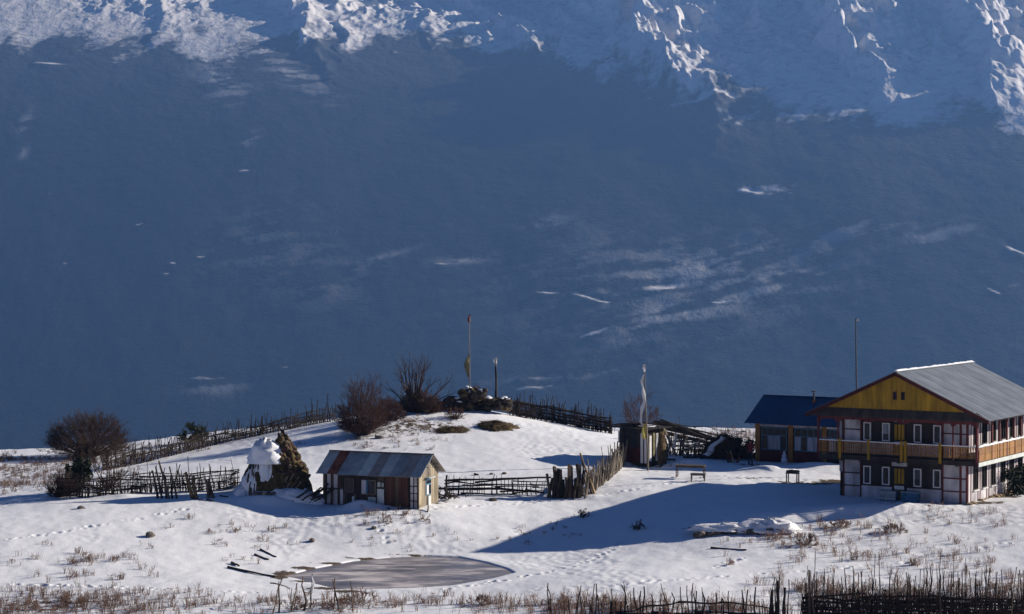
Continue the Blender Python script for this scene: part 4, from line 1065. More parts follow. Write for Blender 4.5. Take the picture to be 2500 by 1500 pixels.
for p0, p1, r in (((-10.93, 96.60, -1.70), (-10.65, 97.00, -0.17), .035), ((-10.67, 97.00, -1.67), (-10.52, 97.20, -0.05), .045), ((-10.09, 97.00, -1.67), (-9.85, 97.20, -0.27), .04), ((-9.56, 97.50, -1.60), (-9.59, 97.60, -0.03), .055), ((-10.15, 97.50, -1.57), (-10.11, 97.50, -0.51), .025), ((-9.31, 98.00, -1.56), (-9.32, 98.00, -0.70), .03),
                  ((-8.25, 97.80, -1.66), (-8.27, 97.80, -0.22), .045), ((-7.99, 97.80, -1.69), (-8.18, 97.90, -0.14), .05), ((-7.32, 97.50, -1.68), (-7.42, 97.60, -0.26), .035)):
    stick('post', Vector(p0) - o, Vector(p1) - o, r, 'old_wood', T)
for p0, p1, r in (((-11.27, 99.00, -0.55), (-10.25, 98.00, -0.66), .035), ((-9.57, 97.60, -0.75), (-9.20, 97.70, -0.84), .025)):
    stick('rail', Vector(p0) - o, Vector(p1) - o, r, 'old_wood', T)
# leaning posts and slabs along the lower left fence
T = thing('leaning_posts', 'thick weathered posts and slabs leaning on the lower left fence', 'posts', (-20.65, 126.00, 0.60)); o = Vector(T.location)
for px0, px1, y0, y1, r, m in ((412, 386, 1208, 1118, .085, 'old_wood'), (432, 412, 1204, 1128, .075, 'old_wood'), (395, 378, 1206, 1130, .07, 'fence_wood'), (384, 370, 1206, 1140, .09, 'fence_wood'), (405, 400, 1206, 1150, .08, 'fence_wood'), (470, 452, 1202, 1140, .12, 'hay'), (480, 470, 1202, 1148, .13, 'hay'), (522, 508, 1200, 1156, .14, 'old_wood'), (508, 502, 1200, 1158, .10, 'old_wood'), (420, 415, 1205, 1150, .07, 'fence_wood')):
    x0 = (px0 - 1250) / 5200 * 126.0; x1 = (px1 - 1250) / 5200 * 126.4
    z0 = gz(x0, 125.8) - .1; hgt = (y0 - y1) / 5200 * 126
    stick('slab', Vector((x0, 125.8, z0)) - o, Vector((x1, 126.4, z0 + .1 + hgt)) - o, r, m, T)
# dark bark slabs stacked upright
T = thing('slab_stack', 'upright stack of dark bark slabs at the near end of the sunlit fence', 'planks', gp((3.15, 130.65))); o = Vector(T.location)
R_ = random.Random(77)
for i in range(21):
    px = 1336 + i * 4.3 + R_.uniform(-3, 3); x = (px - 1250) / 5200 * 130.6; y = 130.5 + R_.uniform(-.25, .25)
    h = R_.choice([1.2, 1.4, 1.6, 2.0, 2.1]) * R_.uniform(.9, 1.1); a = Vector((x, y, gz(x, y) - .1)); b = a + Vector((R_.uniform(-.35, .35), R_.uniform(.1, .6), h))
    plank('slab', a - o, b - o, R_.uniform(.18, .32), R_.uniform(.06, .12), R_.choice(['fence_wood', 'dark_timber', 'dark_timber', 'old_wood']), T, R_.uniform(-.6, .6))
tag(stick('leaning_pole', (5.11, 131.20, -0.01), (4.23, 131.60, 2.48), .10, 'fresh_wood', None, 1), 'long peeled pole leaning on the sunlit fence', 'pole')
tag(stick('leaning_pole', (4.95, 131.00, -0.07), (4.66, 131.30, 0.89), .07, 'old_wood', None, 2), 'short dark pole beside the long peeled pole', 'pole')
tag(stick('leaning_pole', (7.99, 146.00, 0.52), (7.23, 146.50, 1.66), .045, 'old_wood', None, 4), 'thin prop slanting from the fence post to the shed foot', 'pole')

# ------------------------------------------------------------------ snow-covered brush stack beside the hut
def lump(rx, ry, rz, seed, amp=.18, n=26, m=14, full=False):
    R_ = np.random.RandomState(seed); v = []; f = []
    for i in range(m + 1):
        ph = (math.pi if full else math.pi / 2) * i / m
        for j in range(n):
            a = 2 * math.pi * j / n
            k = 1 + amp * float(noise(np.array(math.cos(a) * 1.7 + seed), np.array(math.sin(a) * 1.7 + ph * 2.1), seed)) + amp * .5 * float(noise(np.array(math.cos(a) * 4 + seed), np.array(math.sin(a) * 4 + ph * 5), seed + 1))
            v.append((rx * k * math.sin(ph) * math.cos(a), ry * k * math.sin(ph) * math.sin(a), rz * k * math.cos(ph)))
    for i in range(m):
        for j in range(n):
            a = i * n + j; b = i * n + (j + 1) % n; f.append((a, a + n, b + n, b))
    return v, f
def cone_stack():
    loc = gp((-14.72, 127.70))
    T = thing('brush_stack', 'snow-capped brush and plank stack left of the tin hut', 'stack', loc)
    v, f = lump(1.5, 1.2, 2.6, 3, .22)
    v = [(x * (1.12 - .55 * max(0, z) / 2.9), y * (1.1 - .5 * max(0, z) / 2.9), z) for x, y, z in v]
    add('core', mesh_from(v, f, smooth_shade=True), 'turf', T)
    cap = mesh_from(*[(lambda v, f: ([(x, y, z + 1.75) for x, y, z in v], f))(*lump(1.15, 1.0, 1.35, 9, .22))][0], smooth_shade=True)
    add('snow_cap', cap, 'snow', T)
    # rounded swags of snow down the front, with dark gaps between
    R2 = random.Random(5)
    for n, (cx, cy, rx, ry, rz, z0) in enumerate(((-1.12, -.55, .62, .62, 1.55, -.15), (-.62, -.95, .28, .34, 1.75, -.1), (-.12, -.78, .40, .40, 1.6, .75), (.36, -.92, .20, .30, 2.0, -.1), (.74, -.85, .16, .3, 1.4, -.1), (-1.5, -.9, .5, .45, .55, -.1), (-.2, -1.5, .7, .3, .28, -.1), (.7, -1.3, .55, .4, .42, -.1))):
        vv, ff = lump(rx, ry, rz, 200 + n, .28, 22, 12)
        add('snow_swag', mesh_from([(x + cx + .1 * z * (-cx), y + cy + .22 * max(0, z), z + z0) for x, y, z in vv], ff, smooth_shade=True), 'snow', T)
    vv, ff = lump(1.35, 1.35, 2.95, 14, .3); add('brush_core', mesh_from([(x * (.95 - .13 * max(0, z)) + 1.3 - .14 * z, y * (.9 - .1 * max(0, z)) + .4, z) for x, y, z in vv], ff, smooth_shade=True), 'turf', T)
    for i in range(120):                                  # rough sunlit flank on the right
        a = R2.uniform(-2.2, 1.2); ph = R2.uniform(.05, 1.45); k = R2.uniform(.98, 1.16); z = 2.95 * math.cos(ph) * k; x = 1.3 - .14 * z + 1.36 * (.95 - .13 * max(0, z)) * math.sin(ph) * math.cos(a) * k
        stone('clod', (x, .4 + 1.25 * (1 - .1 * z) * math.sin(ph) * math.sin(a) * k, max(.1, z)), (R2.uniform(.12, .30), R2.uniform(.12, .3), R2.uniform(.10, .24)), R2.choice(['old_wood', 'turf', 'turf', 'twig_red', 'turf']), T)
    for x0, z0, x1, z1 in ((1.25, .25, 1.75, 1.35), (1.45, .2, 1.95, 1.0), (.95, .3, 1.35, 1.2), (1.6, .15, 2.1, .7)):
        plank('plank', (x0, -.95, z0), (x1, -.55, z1), .14, .05, 'pale_board', T)
    for i in range(9):
        stone('stone', (-.75 + i * .17 + R2.uniform(-.05, .05), -1.75 + R2.uniform(-.15, .15), .08), (.17, .15, .14), 'stone' if i != 5 else 'tan_stone', T)
cone_stack()
T = thing('timber_heap', 'snow-buried heap of dark timbers between brush stack and tin hut', 'timber', gp((-12.34, 126.00))); o = Vector(T.location)
for i in range(9):
    a = Vector((-.9 + i * .2, R_.uniform(-.5, .1), .0)); plank('timber', a, a + Vector((1.3 + R_.uniform(-.2, .3), R_.uniform(.0, .5), .55 + R_.uniform(0, .6))), .17, .07, 'dark_timber', T, R_.uniform(-.5, .5))
vv, ff = lump(1.6, .9, .75, 21, .3)
add('snow_cover', mesh_from(vv, ff, smooth_shade=True), 'snow', T, Matrix.Translation((-.25, .45, -.1)) @ Matrix.Rotation(.25, 4, 'Y'))

# ------------------------------------------------------------------ stone ruin and flag poles on the knoll
T = thing('stone_ruin', 'ruined dark stone wall with snow caps on top of the knoll', 'ruin', gp((-3.08, 159.85))); o = Vector(T.location)
R_ = random.Random(31)
for i in range(175):
    px = R_.uniform(1062, 1242); t = (px - 1066) / 174
    top = 950 if 1125 < px < 1185 else 972 if px > 1085 else 985
    bot = 1004
    k = R_.random() ** .8; py = bot + (top - bot) * k
    Yd = 160.5 + R_.uniform(-.5, .5); x = (px - 1250) / 5200 * Yd
    z = 14.8 + Yd * math.tan(-R(1.43) - math.atan((py - 750) / 5200))
    s = R_.uniform(.16, .38)
    stone('stone', (x - o.x, Yd - o.y, z - o.z), (s * 1.25, s, s * .75), R_.choice(['dark_stone', 'dark_stone', 'turf', 'fence_wood']), T)
    if k > .72 and R_.random() < .3 or R_.random() < .05:
        stone('snow_patch', (x - o.x, Yd - .12 - o.y, z - o.z + s * .55), (s * .9, s * .8, s * .3), 'snow', T)
def flag_mesh(pts, w, seed, sag=.12):
    """narrow cloth following pts (top to bottom), rippling; w = width per point"""
    R_ = random.Random(seed); v = []; f = []; m = 4
    for i, p in enumerate(pts):
        ww = w[i] if isinstance(w, (list, tuple)) else w
        for j in range(m + 1):
            t = j / m; v.append((p[0] - ww * t, p[1] + sag * math.sin(t * 4 + i * .9) * ww * 2, p[2] + R_.uniform(-.02, .02)))
    for i in range(len(pts) - 1):
        for j in range(m):
            a = i * (m + 1) + j; f.append((a, a + 1, a + m + 2, a + m + 1))
    n = len(v); v += [(x, y + .012, z) for x, y, z in v]; f += [tuple(q + n for q in g[::-1]) for g in f]
    return v, f
def interp_pts(p0, p1, n): return [tuple(Vector(p0).lerp(Vector(p1), i / (n - 1))) for i in range(n)]
T = thing('prayer_flag_pole', 'thin tall pole with small olive flag above the stone ruin', 'flag pole', (-3.21, 160.50, 4.30)); o = Vector(T.location)
stick('pole', (0, 0, -.6), Vector((-3.18, 160.50, 10.11)) - o, .045, 'grey_wood', T, 1)
pts = interp_pts((-3.18, 160.50, 7.33), (-3.24, 160.50, 5.48), 9); pts = [tuple(Vector(p) - o) for p in pts]
add('flag', mesh_from(*flag_mesh(pts, [.05, .16, .28, .36, .40, .36, .26, .18, .1], 3)), 'cloth_olive', T)
pts = [tuple(Vector(p) - o) for p in interp_pts((-3.12, 160.50, 10.24), (-3.15, 160.50, 9.56), 5)]
add('finial', mesh_from(*flag_mesh(pts, [.1, .18, .22, .2, .08], 4)), 'cloth_red', T)
T = thing('prayer_post', 'short thick post with white cloth at its tip, right end of the ruin', 'post', (-1.24, 161.00, 4.08)); o = Vector(T.location)
stick('post', (0, 0, -.7), Vector((-1.24, 161.00, 6.29)) - o, .11, 'fence_wood', T, 3)
stick('tip', Vector((-1.24, 161.00, 6.22)) - o, Vector((-1.21, 161.00, 6.87)) - o, .06, 'grey_wood', T, 1)
pts = [tuple(Vector(p) - o) for p in interp_pts((-1.12, 161.00, 6.94), (-1.15, 161.00, 6.44), 5)]
add('cloth', mesh_from(*flag_mesh(pts, [.1, .26, .3, .22, .08], 6)), 'cloth_white', T)
T = thing('prayer_flag_pole', 'tall pole with long white prayer flag beside the dark shed', 'flag pole', (9.18, 143.50, 0.26)); o = Vector(T.location)
stick('pole', (0, 0, -.2), Vector((8.89, 143.50, 7.27)) - o, .075, 'grey_wood', T, 1)
pp = [(8.92, 143.40, 6.66), (8.86, 143.40, 6.25), (8.89, 143.40, 5.83), (9.00, 143.40, 5.36), (9.03, 143.40, 4.92), (8.92, 143.40, 4.45), (8.78, 143.40, 3.98), (8.76, 143.40, 3.48), (8.92, 143.40, 3.07)]
add('flag', mesh_from(*flag_mesh([tuple(Vector(p) - o) for p in pp], [.08, .22, .12, .26, .18, .26, .14, .16, .06], 7)), 'cloth_white', T)
pp = [(9.03, 143.40, 7.35), (9.05, 143.40, 7.13), (9.00, 143.40, 6.86)]
add('top_cloth', mesh_from(*flag_mesh([tuple(Vector(p) - o) for p in pp], [.2, .26, .12], 8)), 'cloth_white', T)
pp = [(9.03, 143.40, 3.35), (9.06, 143.40, 2.99), (9.09, 143.40, 2.60), (9.01, 143.40, 2.32)]
add('flag_tail', mesh_from(*flag_mesh([tuple(Vector(p) - o) for p in pp], [.14, .3, .36, .2], 9)), 'cloth_yellow', T)
T = thing('radio_mast', 'slim dark mast with small white lamp behind the lodge', 'mast', (22.66, 139.50, 2.58)); o = Vector(T.location)
add('pole', mesh_from(*tube([(0, 0, -.6), tuple((Vector((22.55, 139.50, 8.36)) - o)), tuple(Vector((22.52, 139.50, 10.51)) - o)], [.06, .045, .035], 7)), 'iron', T)
top = Vector((22.52, 139.50, 10.51)) - o
add('lamp', mesh_from(*tube([tuple(top + Vector((.02, 0, -.08))), tuple(top + Vector((.2, 0, .0)))], [.05, .14], 8)), 'white_paint', T)
add('bracket', mesh_from(*tube([tuple(top + Vector((-.06, 0, -.02))), tuple(top + Vector((.12, 0, .08)))], .025, 6)), 'iron', T)

# ------------------------------------------------------------------ the dark shed and the yard behind it
def build_shed():
    p0 = Vector((7.40, 146.50, 0.30)); p1 = Vector((9.14, 145.00, 0.36))
    W = (p1 - p0).xy.length; D = 2.0; H = 2.2
    A = thing('dark_shed', 'low dark shed with red lower wall and white corner boards', 'shed', (p0.x, p0.y, gz(p0.x, p0.y) - .05), math.atan2(p1.y - p0.y, p1.x - p0.x))
    box('wall', (0, W, 0.08, D, -.3, H), 'dark_timber', A)
    n = 9; w = W / n
    for i in range(n):
        box('board', (i * w, (i + 1) * w - .02, 0.03, 0.08, .95, H - .02), 'cloth_dark' if i % 3 else 'dark_timber', A)
        box('board', (i * w, (i + 1) * w - .02, 0.02, 0.08, -.1, .92), 'maroon_paint', A)
    for x, m, z0, z1, ww in ((-.08, 'white_plaster', 1.2, 2.0, .12), (W - .45, 'white_paint', -.1, 1.95, .2), (W - .12, 'white_paint', -.1, 1.9, .24), (W - .22, 'cloth_olive', 1.5, 2.15, .1)):
        box('corner_board', (x, x + ww, -.03, 0.02, z0, z1), m, A)
    for y, m, z1 in ((.35, 'white_paint', 1.75), (.75, 'cloth_olive', 2.0), (1.1, 'white_paint', 1.9), (1.5, 'dark_timber', 2.0)):
        box('corner_board', (W, W + .05, y, y + .22, .3 if m == 'cloth_olive' else .0, z1), m, A)
    for i in range(7):
        plank('roof_plank', (-.35, -.35 + i * .42, H + .12 + .05 * (i % 2)), (W + .5, -.3 + i * .42, H + .06), .36, .06, 'fence_wood', A)
    vv, ff = lump(W * .36, .7, .07, 33, .5)
    add('roof_snow', mesh_from(vv, ff, smooth_shade=True), 'snow', A, Matrix.Translation((W * .55, 1.2, H + .12)))
    for i in range(14): stick('roof_stick', (rng.uniform(-.6, W * .4), rng.uniform(-.4, 1.8), H + .18), (rng.uniform(W * .5, W + .9), rng.uniform(-.4, 1.8), H + rng.uniform(.16, .4)), .04, 'fence_wood', A)
build_shed()
T = thing('hay_bundle', 'tall bound hay bundle lit on its right, beside the dark shed', 'hay', gp((10.10, 146.45)))
v, f = [], []
ring = [(.0, .50), (.5, .62), (1.0, .60), (1.5, .46), (2.0, .40), (2.4, .28), (2.6, .05)]
for i, (z, r) in enumerate(ring):
    for j in range(18):
        a = 6.2832 * j / 18; k = 1 + .1 * math.sin(j * 2.7 + i * 1.3); v.append((r * k * math.cos(a), r * k * math.sin(a), z))
for i in range(len(ring) - 1):
    for j in range(18):
        a = i * 18 + j; b = i * 18 + (j + 1) % 18; f.append((a, b, b + 18, a + 18))
add('stalks', mesh_from(v, f, smooth_shade=True), 'hay', T)
R_ = random.Random(41)
add('straw', seg_mesh([(lambda a, r, z: (r * math.cos(a), r * math.sin(a), z, r * 1.15 * math.cos(a), r * 1.15 * math.sin(a), z - .35, .012, .006))(R_.uniform(0, 6.28), R_.uniform(.35, .55), R_.uniform(.4, 2.3)) for _ in range(260)]), 'hay', T)
add('binding', mesh_from(*tube([(.47 * math.cos(t), .47 * math.sin(t), 1.5) for t in [i * .35 for i in range(19)]], .03, 5)), 'fence_wood', T)
# long dark poles laid sloping behind the yard
T = thing('pole_stack', 'stack of long dark poles sloping down right on the skyline behind the yard', 'poles', (13.39, 158.00, 0.96)); o = Vector(T.location)
for i in range(12):
    dy = R_.uniform(-.5, .5); k = i * 2.2
    a = Vector((10.68, 157.50, 2.55)) + Vector((R_.uniform(-.3, .6), dy, -k * .035)); b = Vector((15.63, 157.50, 1.28)) + Vector((R_.uniform(-1.6, .3), dy, -k * .028))
    stick('pole', a - o, b - o, .085, R_.choice(['fence_wood', 'fence_wood', 'dark_timber']), T)
for px, y0, y1 in ((1612, 1085, 1028), (1640, 1088, 1036), (1668, 1092, 1044), (1700, 1095, 1052), (1730, 1098, 1060), (1650, 1090, 1030)):
    x = (px - 1250) / 5200 * 157.6; stick('prop', Vector((x, 157.6, gz(x, 157.6) - .1)) - o, Vector((x, 157.6, 14.8 - 157.6 * math.tan(R(1.43) + math.atan((y1 - 750) / 5200)))) - o, .05, 'fence_wood', T)
# leaning planks in the yard, each its own
for i, (a, b, w, m, lab) in enumerate([
    ((11.40, 147.50, 0.77), (10.59, 148.20, 2.65), .20, 'pale_board', 'long pale plank leaning left in the yard right of the hay bundle'),
    ((10.95, 147.20, 0.91), (10.65, 147.80, 1.94), .16, 'grey_wood', 'short grey plank leaning beside the hay bundle'),
    ((11.18, 147.60, 1.33), (11.46, 148.00, 2.26), .16, 'white_paint', 'short whitish plank standing in the yard'),
    ((11.55, 148.00, 1.98), (11.99, 147.40, 1.40), .14, 'grey_wood', 'grey plank sloping down right in the yard'),
    ((11.92, 148.00, 1.41), (13.26, 149.00, 1.60), .16, 'pale_board', 'pale plank lying across the yard clutter'),
    ((12.23, 147.60, 1.27), (13.57, 148.60, 1.55), .14, 'fresh_wood', 'yellowish plank lying below another in the yard clutter'),
    ((15.09, 150.00, 1.28), (16.18, 151.00, 1.72), .42, 'hay', 'wide olive board roofing the brush heap near the annex')]):
    tag(plank('plank', a, b, w, .06, m, None, .3 * (i % 3) - .3), lab, 'plank')
T = thing('board_fence', 'low rack of pale and dark sticks in the middle of the yard', 'fence', gp((12.25, 149.55))); o = Vector(T.location)
for i in range(70):
    px = R_.uniform(1628, 1760); x = (px - 1250) / 5200 * 149.5; y = 149.5 + R_.uniform(-.6, .6); z = gz(x, y)
    stick('stake', Vector((x, y, z - .1)) - o, Vector((x + R_.gauss(0, .12), y, z + R_.uniform(.5, 1.5))) - o, R_.uniform(.025, .055), R_.choice(['fence_wood', 'fence_wood', 'grey_wood', 'pale_board', 'old_wood']), T)
for i in range(20):
    x0 = (R_.uniform(1630, 1690) - 1250) / 5200 * 149.3; z = gz(x0, 149.3) + R_.uniform(.3, 1.2)
    stick('rail', Vector((x0, 149.3, z)) - o, Vector((x0 + R_.uniform(1, 2), 149.3, z + R_.uniform(-.2, .2))) - o, .04, R_.choice(['fence_wood', 'old_wood']), T)
# brush heap with a streak of snow
T = thing('brush_pile', 'low dark pile of brush and sticks at the right end of the tin hut', 'brush heap', gp((-4.04, 127.70)))
for i in range(40):
    a = Vector((R_.gauss(0, .5), R_.gauss(0, .35), R_.uniform(0, .3))); stick('branch', a, a + Vector((R_.gauss(0, .5), R_.gauss(0, .3), R_.uniform(.1, .6))), .035, R_.choice(['fence_wood', 'dark_timber', 'old_wood']), T)
T = thing('brush_heap', 'big red-brown brush heap with a streak of snow, left of the annex', 'brush heap', gp((14.92, 149.45)))
sg = []
for i in range(2600):
    a = R_.uniform(0, 6.28); r = math.sqrt(R_.random()); x = 1.55 * r * math.cos(a); y = 1.0 * r * math.sin(a); z = 1.75 * (1 - r ** 1.6) * R_.uniform(.3, 1.0)
    d = Vector((R_.gauss(0, .5), R_.gauss(0, .4), R_.gauss(0, .35))); sg.append((x, y, z, x + d.x, y + d.y, max(0, z + d.z), .018, .008))
add('twigs', seg_mesh(sg), 'twig_red', T)
vv, ff = lump(1.35, .85, 1.4, 35, .3); add('core', mesh_from(vv, ff, smooth_shade=True), 'turf', T)
vv = []; ff = []
for i in range(9):
    t = i / 8; cx = -1.45 + 1.25 * t + .12 * math.sin(t * 9); z = .25 + 1.25 * t; w = .26 - .1 * t
    for j in range(6): a = math.pi * j / 5; vv.append((cx - w * math.cos(a), -1.0 + .5 * t - .15 * math.sin(a), z + .06 * math.sin(j)))
for i in range(8):
    for j in range(5): a = i * 6 + j; ff.append((a, a + 1, a + 7, a + 6))
add('snow_streak', mesh_from(vv, ff, smooth_shade=True), 'snow', T)
leafy('yard_bush', 'dark bush under the olive board beside the standing person', gp((16.06, 149.85)), 1.5, 1.25, 'needles', 1300, 51)
for px, m, h, lab in ((1778, 'old_wood', .5, 'grey log leaning at the left of the firewood below the brush heap'), (1785, 'tin_rust', .7, 'tall reddish split log in the firewood below the brush heap'), (1792, 'fresh_wood', .75, 'pale upright split log in the firewood below the brush heap'), (1799, 'tin_rust', .45, 'short reddish log right in the firewood below the brush heap')):
    x = (px - 1250) / 5200 * 146.6; z = gz(x, 146.6)
    tag(stick('firewood', (x, 146.3, z + .02), (x + R_.uniform(-.25, .25), 146.9, z + h), .085, m, None), lab, 'log', 'firewood by the brush heap')
for i, (px, py, lab) in enumerate(((1625, 1128, 'dark log end lying in the snow below the hay bundle'), (1690, 1122, 'snowy dark log on the ground in the middle of the yard'), (1730, 1122, 'dark log lying at the left foot of the brush heap'))):
    p = (10.62, 146.90) if i == 0 else (12.55, 148.05) if i == 1 else (13.72, 148.30)
    tag(stick('log', (p[0] - .6, p[1], gz(*p) + .08), (p[0] + .7, p[1] + .3, gz(*p) + .12), .11, 'fence_wood', None, 1), lab, 'log')

# ------------------------------------------------------------------ table, stool, brazier, snowman, benches
def legged(name, label, cat, p, rot, w, d, h, mat, th=.05, leg=.05, stretch=True, top_mat=None):
    T = thing(name, label, cat, gp(p), rot); x, y = w / 2, d / 2
    plankbox = [(-x, x, -y, y, h - th, h)]
    for i in range(3):
        box('top_board', (-x, x, -y + i * d / 3, -y + (i + 1) * d / 3 - .012, h - th, h + .004 * (i % 2)), top_mat or mat, T)
    for sx in (-1, 1):
        for sy in (-1, 1):
            cx, cy = sx * (x - .06), sy * (y - .05); box('leg', (cx - leg / 2, cx + leg / 2, cy - leg / 2, cy + leg / 2, -.12, h - th - .002), mat, T)
        if stretch: box('stretcher', (sx * (x - .06) - leg * .4, sx * (x - .06) + leg * .4, -y + .08, y - .08, .08, .13), mat, T)
    if stretch: box('apron', (-x + .09, x - .09, -y + .03, -y + .06, h - th - .09, h - th - .003), mat, T)
    return T
legged('yard_table', 'dark wooden trestle table standing in the snowy yard', 'table', (11.58, 137.80), R(-14), 1.9, .75, .80, 'old_wood', leg=.06)
legged('stool', 'small wooden stool in front of the yard table', 'stool', (11.88, 135.70), R(-10), .95, .45, .50, 'grey_wood', leg=.075)
T = legged('brazier', 'dark iron brazier on four thin legs in the shade by the annex', 'brazier', (17.81, 134.85), R(-25), .80, .5, .66, 'iron', leg=.065, stretch=False)
for b in ((-.36, .36, -.25, -.22, .624, .82), (-.36, .36, .22, .25, .624, .82), (-.36, -.33, -.217, .217, .624, .82), (.33, .36, -.217, .217, .624, .82)): box('fire_box', b, 'iron', T)
box('grill_bar', (-.1, -.07, -.25, .25, .83, .86), 'iron', T); box('handle', (.36, .48, -.04, .04, .74, .78), 'iron', T)
T = thing('snowman', 'little snowman on the snow bank in front of the annex', 'snowman', gp((18.81, 146.75)))
for nm, z, r, s in (('base', .15, .24, 61), ('body', .46, .17, 62), ('head', .70, .11, 63)):
    vv, ff = lump(r, r, r, s, .12, 16, 12, True); add(nm, mesh_from(vv, ff, smooth_shade=True), 'snow', T, Matrix.Translation((0, 0, z)))
for i, (x, lab) in enumerate(((2.92, 'left blue-grey bench crate in front of the lodge door'), (4.28, 'right blue-grey bench crate in front of the lodge door'))):
    a = R(-32); lx, ly = x, -.75
    wx = 19.72 + lx * math.cos(a) - ly * math.sin(a); wy = 128.3 + lx * math.sin(a) + ly * math.cos(a)
    T = thing('bench_crate', lab, 'crate', (wx, wy, gz(wx, wy)), a)
    for k in range(3): box('slat', (0, 1.02, 0, .025, .06 + k * .17, .06 + k * .17 + .145), 'blue_paint' if i else 'tin_blue', T)
    for k in range(2): box('side', (.002 + k * .99, .025 + k * .99, .028, .5, .03, .56), 'blue_paint', T)
    for sx in (.03, .93): box('leg', (sx, sx + .06, .03, .09, -.12, .55), 'dark_timber', T)
    box('lid', (-.03, 1.05, -.03, .53, .565, .60), 'tin_blue', T)
tag(plank('white_post', (22.0, 125.9, gz(22, 125.9) - .1), (22.02, 125.92, gz(22, 125.9) + .52), .09, .09, 'white_plaster', None, .5, 2), 'short white post between the two bench crates', 'post')

# ------------------------------------------------------------------ the person by the annex corner
def person():
    T = thing('person', 'person in a maroon jacket and dark trousers standing by the annex corner', 'person', gp((16.31, 145.45)), R(160))
    import bmesh
    J = {'pel': ((0, 0, .93), .135), 'wai': ((0, .01, 1.08), .125), 'che': ((0, .015, 1.28), .155), 'nec': ((0, 0, 1.46), .062), 'hea': ((0, -.02, 1.60), .098), 'top': ((0, -.01, 1.68), .075),
         'hl': ((.09, 0, .88), .105), 'kl': ((.10, -.02, .49), .075), 'al': ((.10, .02, .10), .055), 'tl': ((.11, -.13, .04), .045),
         'hr': ((-.09, 0, .88), .105), 'kr': ((-.11, -.03, .49), .075), 'ar': ((-.12, .0, .10), .055), 'tr': ((-.13, -.15, .04), .045),
         'sl': ((.19, .01, 1.39), .075), 'el': ((.25, .03, 1.13), .055), 'wl': ((.23, -.06, .90), .04), 'pl': ((.22, -.09, .82), .042),
         'sr': ((-.19, .01, 1.39), .075), 'er': ((-.27, .0, 1.13), .055), 'wr': ((-.22, -.13, .97), .04), 'pr': ((-.19, -.18, .92), .042)}
    E = [('pel', 'wai'), ('wai', 'che'), ('che', 'nec'), ('nec', 'hea'), ('hea', 'top'), ('pel', 'hl'), ('hl', 'kl'), ('kl', 'al'), ('al', 'tl'), ('pel', 'hr'), ('hr', 'kr'), ('kr', 'ar'), ('ar', 'tr'),
         ('che', 'sl'), ('sl', 'el'), ('el', 'wl'), ('wl', 'pl'), ('che', 'sr'), ('sr', 'er'), ('er', 'wr'), ('wr', 'pr')]
    keys = list(J); verts = [J[k][0] for k in keys]; rad = [J[k][1] for k in keys]; edges = [(keys.index(a), keys.index(b)) for a, b in E]
    for s, w, p in ((1, 'pl', None), (-1, 'pr', None)):           # five fingers on each hand
        bx, by, bz = J[w][0]; bi = keys.index(w)
        for k in range(5):
            ox = (-.03 + .018 * k) if k < 4 else -.045 * s
            ln = (.065, .078, .075, .06, .05)[k]
            i = len(verts); verts.append((bx + ox * .9, by - .02, bz - ln * .5)); rad.append(.010); verts.append((bx + ox, by - .045, bz - ln)); rad.append(.008)
            edges += [(bi, i), (i, i + 1)]
    me = bpy.data.meshes.new('body'); me.from_pydata(verts, edges, [])
    for m in ('cloth_red', 'cloth_dark', 'skin'): me.materials.append(M[m])
    o = bpy.data.objects.new('body', me); COL.objects.link(o); o.parent = T
    sk = o.modifiers.new('skin', 'SKIN'); sk.use_smooth_shade = True
    for i, r in enumerate(rad): me.skin_vertices[0].data[i].radius = (r, r)
    me.skin_vertices[0].data[0].use_root = True
    sub = o.modifiers.new('sub', 'SUBSURF'); sub.levels = 1; sub.render_levels = 1
    dg = bpy.context.evaluated_depsgraph_get(); ev = o.evaluated_get(dg); m2 = bpy.data.meshes.new_from_object(ev)
    o.modifiers.clear(); o.data = m2
    for p in m2.polygons:
        c = p.center; p.use_smooth = True
        p.material_index = 2 if (c.z > 1.47 or (c.z < .92 and abs(c.x) > .165)) else 1 if c.z < .90 else 0
    # hair, ears, nose, eyes, hem
    vv, ff = lump(.112, .118, .12, 71, .06, 18, 8); add('hair', mesh_from(vv, ff, smooth_shade=True), 'cloth_dark', T, Matrix.Translation((0, .012, 1.62)))
    for s in (-1, 1):
        stone('ear', (s * .10, 0, 1.60), (.014, .022, .032), 'skin', T); stone('eye', (s * .035, -.112, 1.615), (.012, .008, .008), 'cloth_dark', T)
    stone('nose', (0, -.122, 1.59), (.014, .02, .024), 'skin', T); stone('mouth', (0, -.108, 1.545), (.026, .01, .006), 'cloth_red', T)
    add('jacket_hem', mesh_from(*tube([(0, 0, .86), (0, 0, .97)], [.185, .17], 14)), 'cloth_red', T)
person()

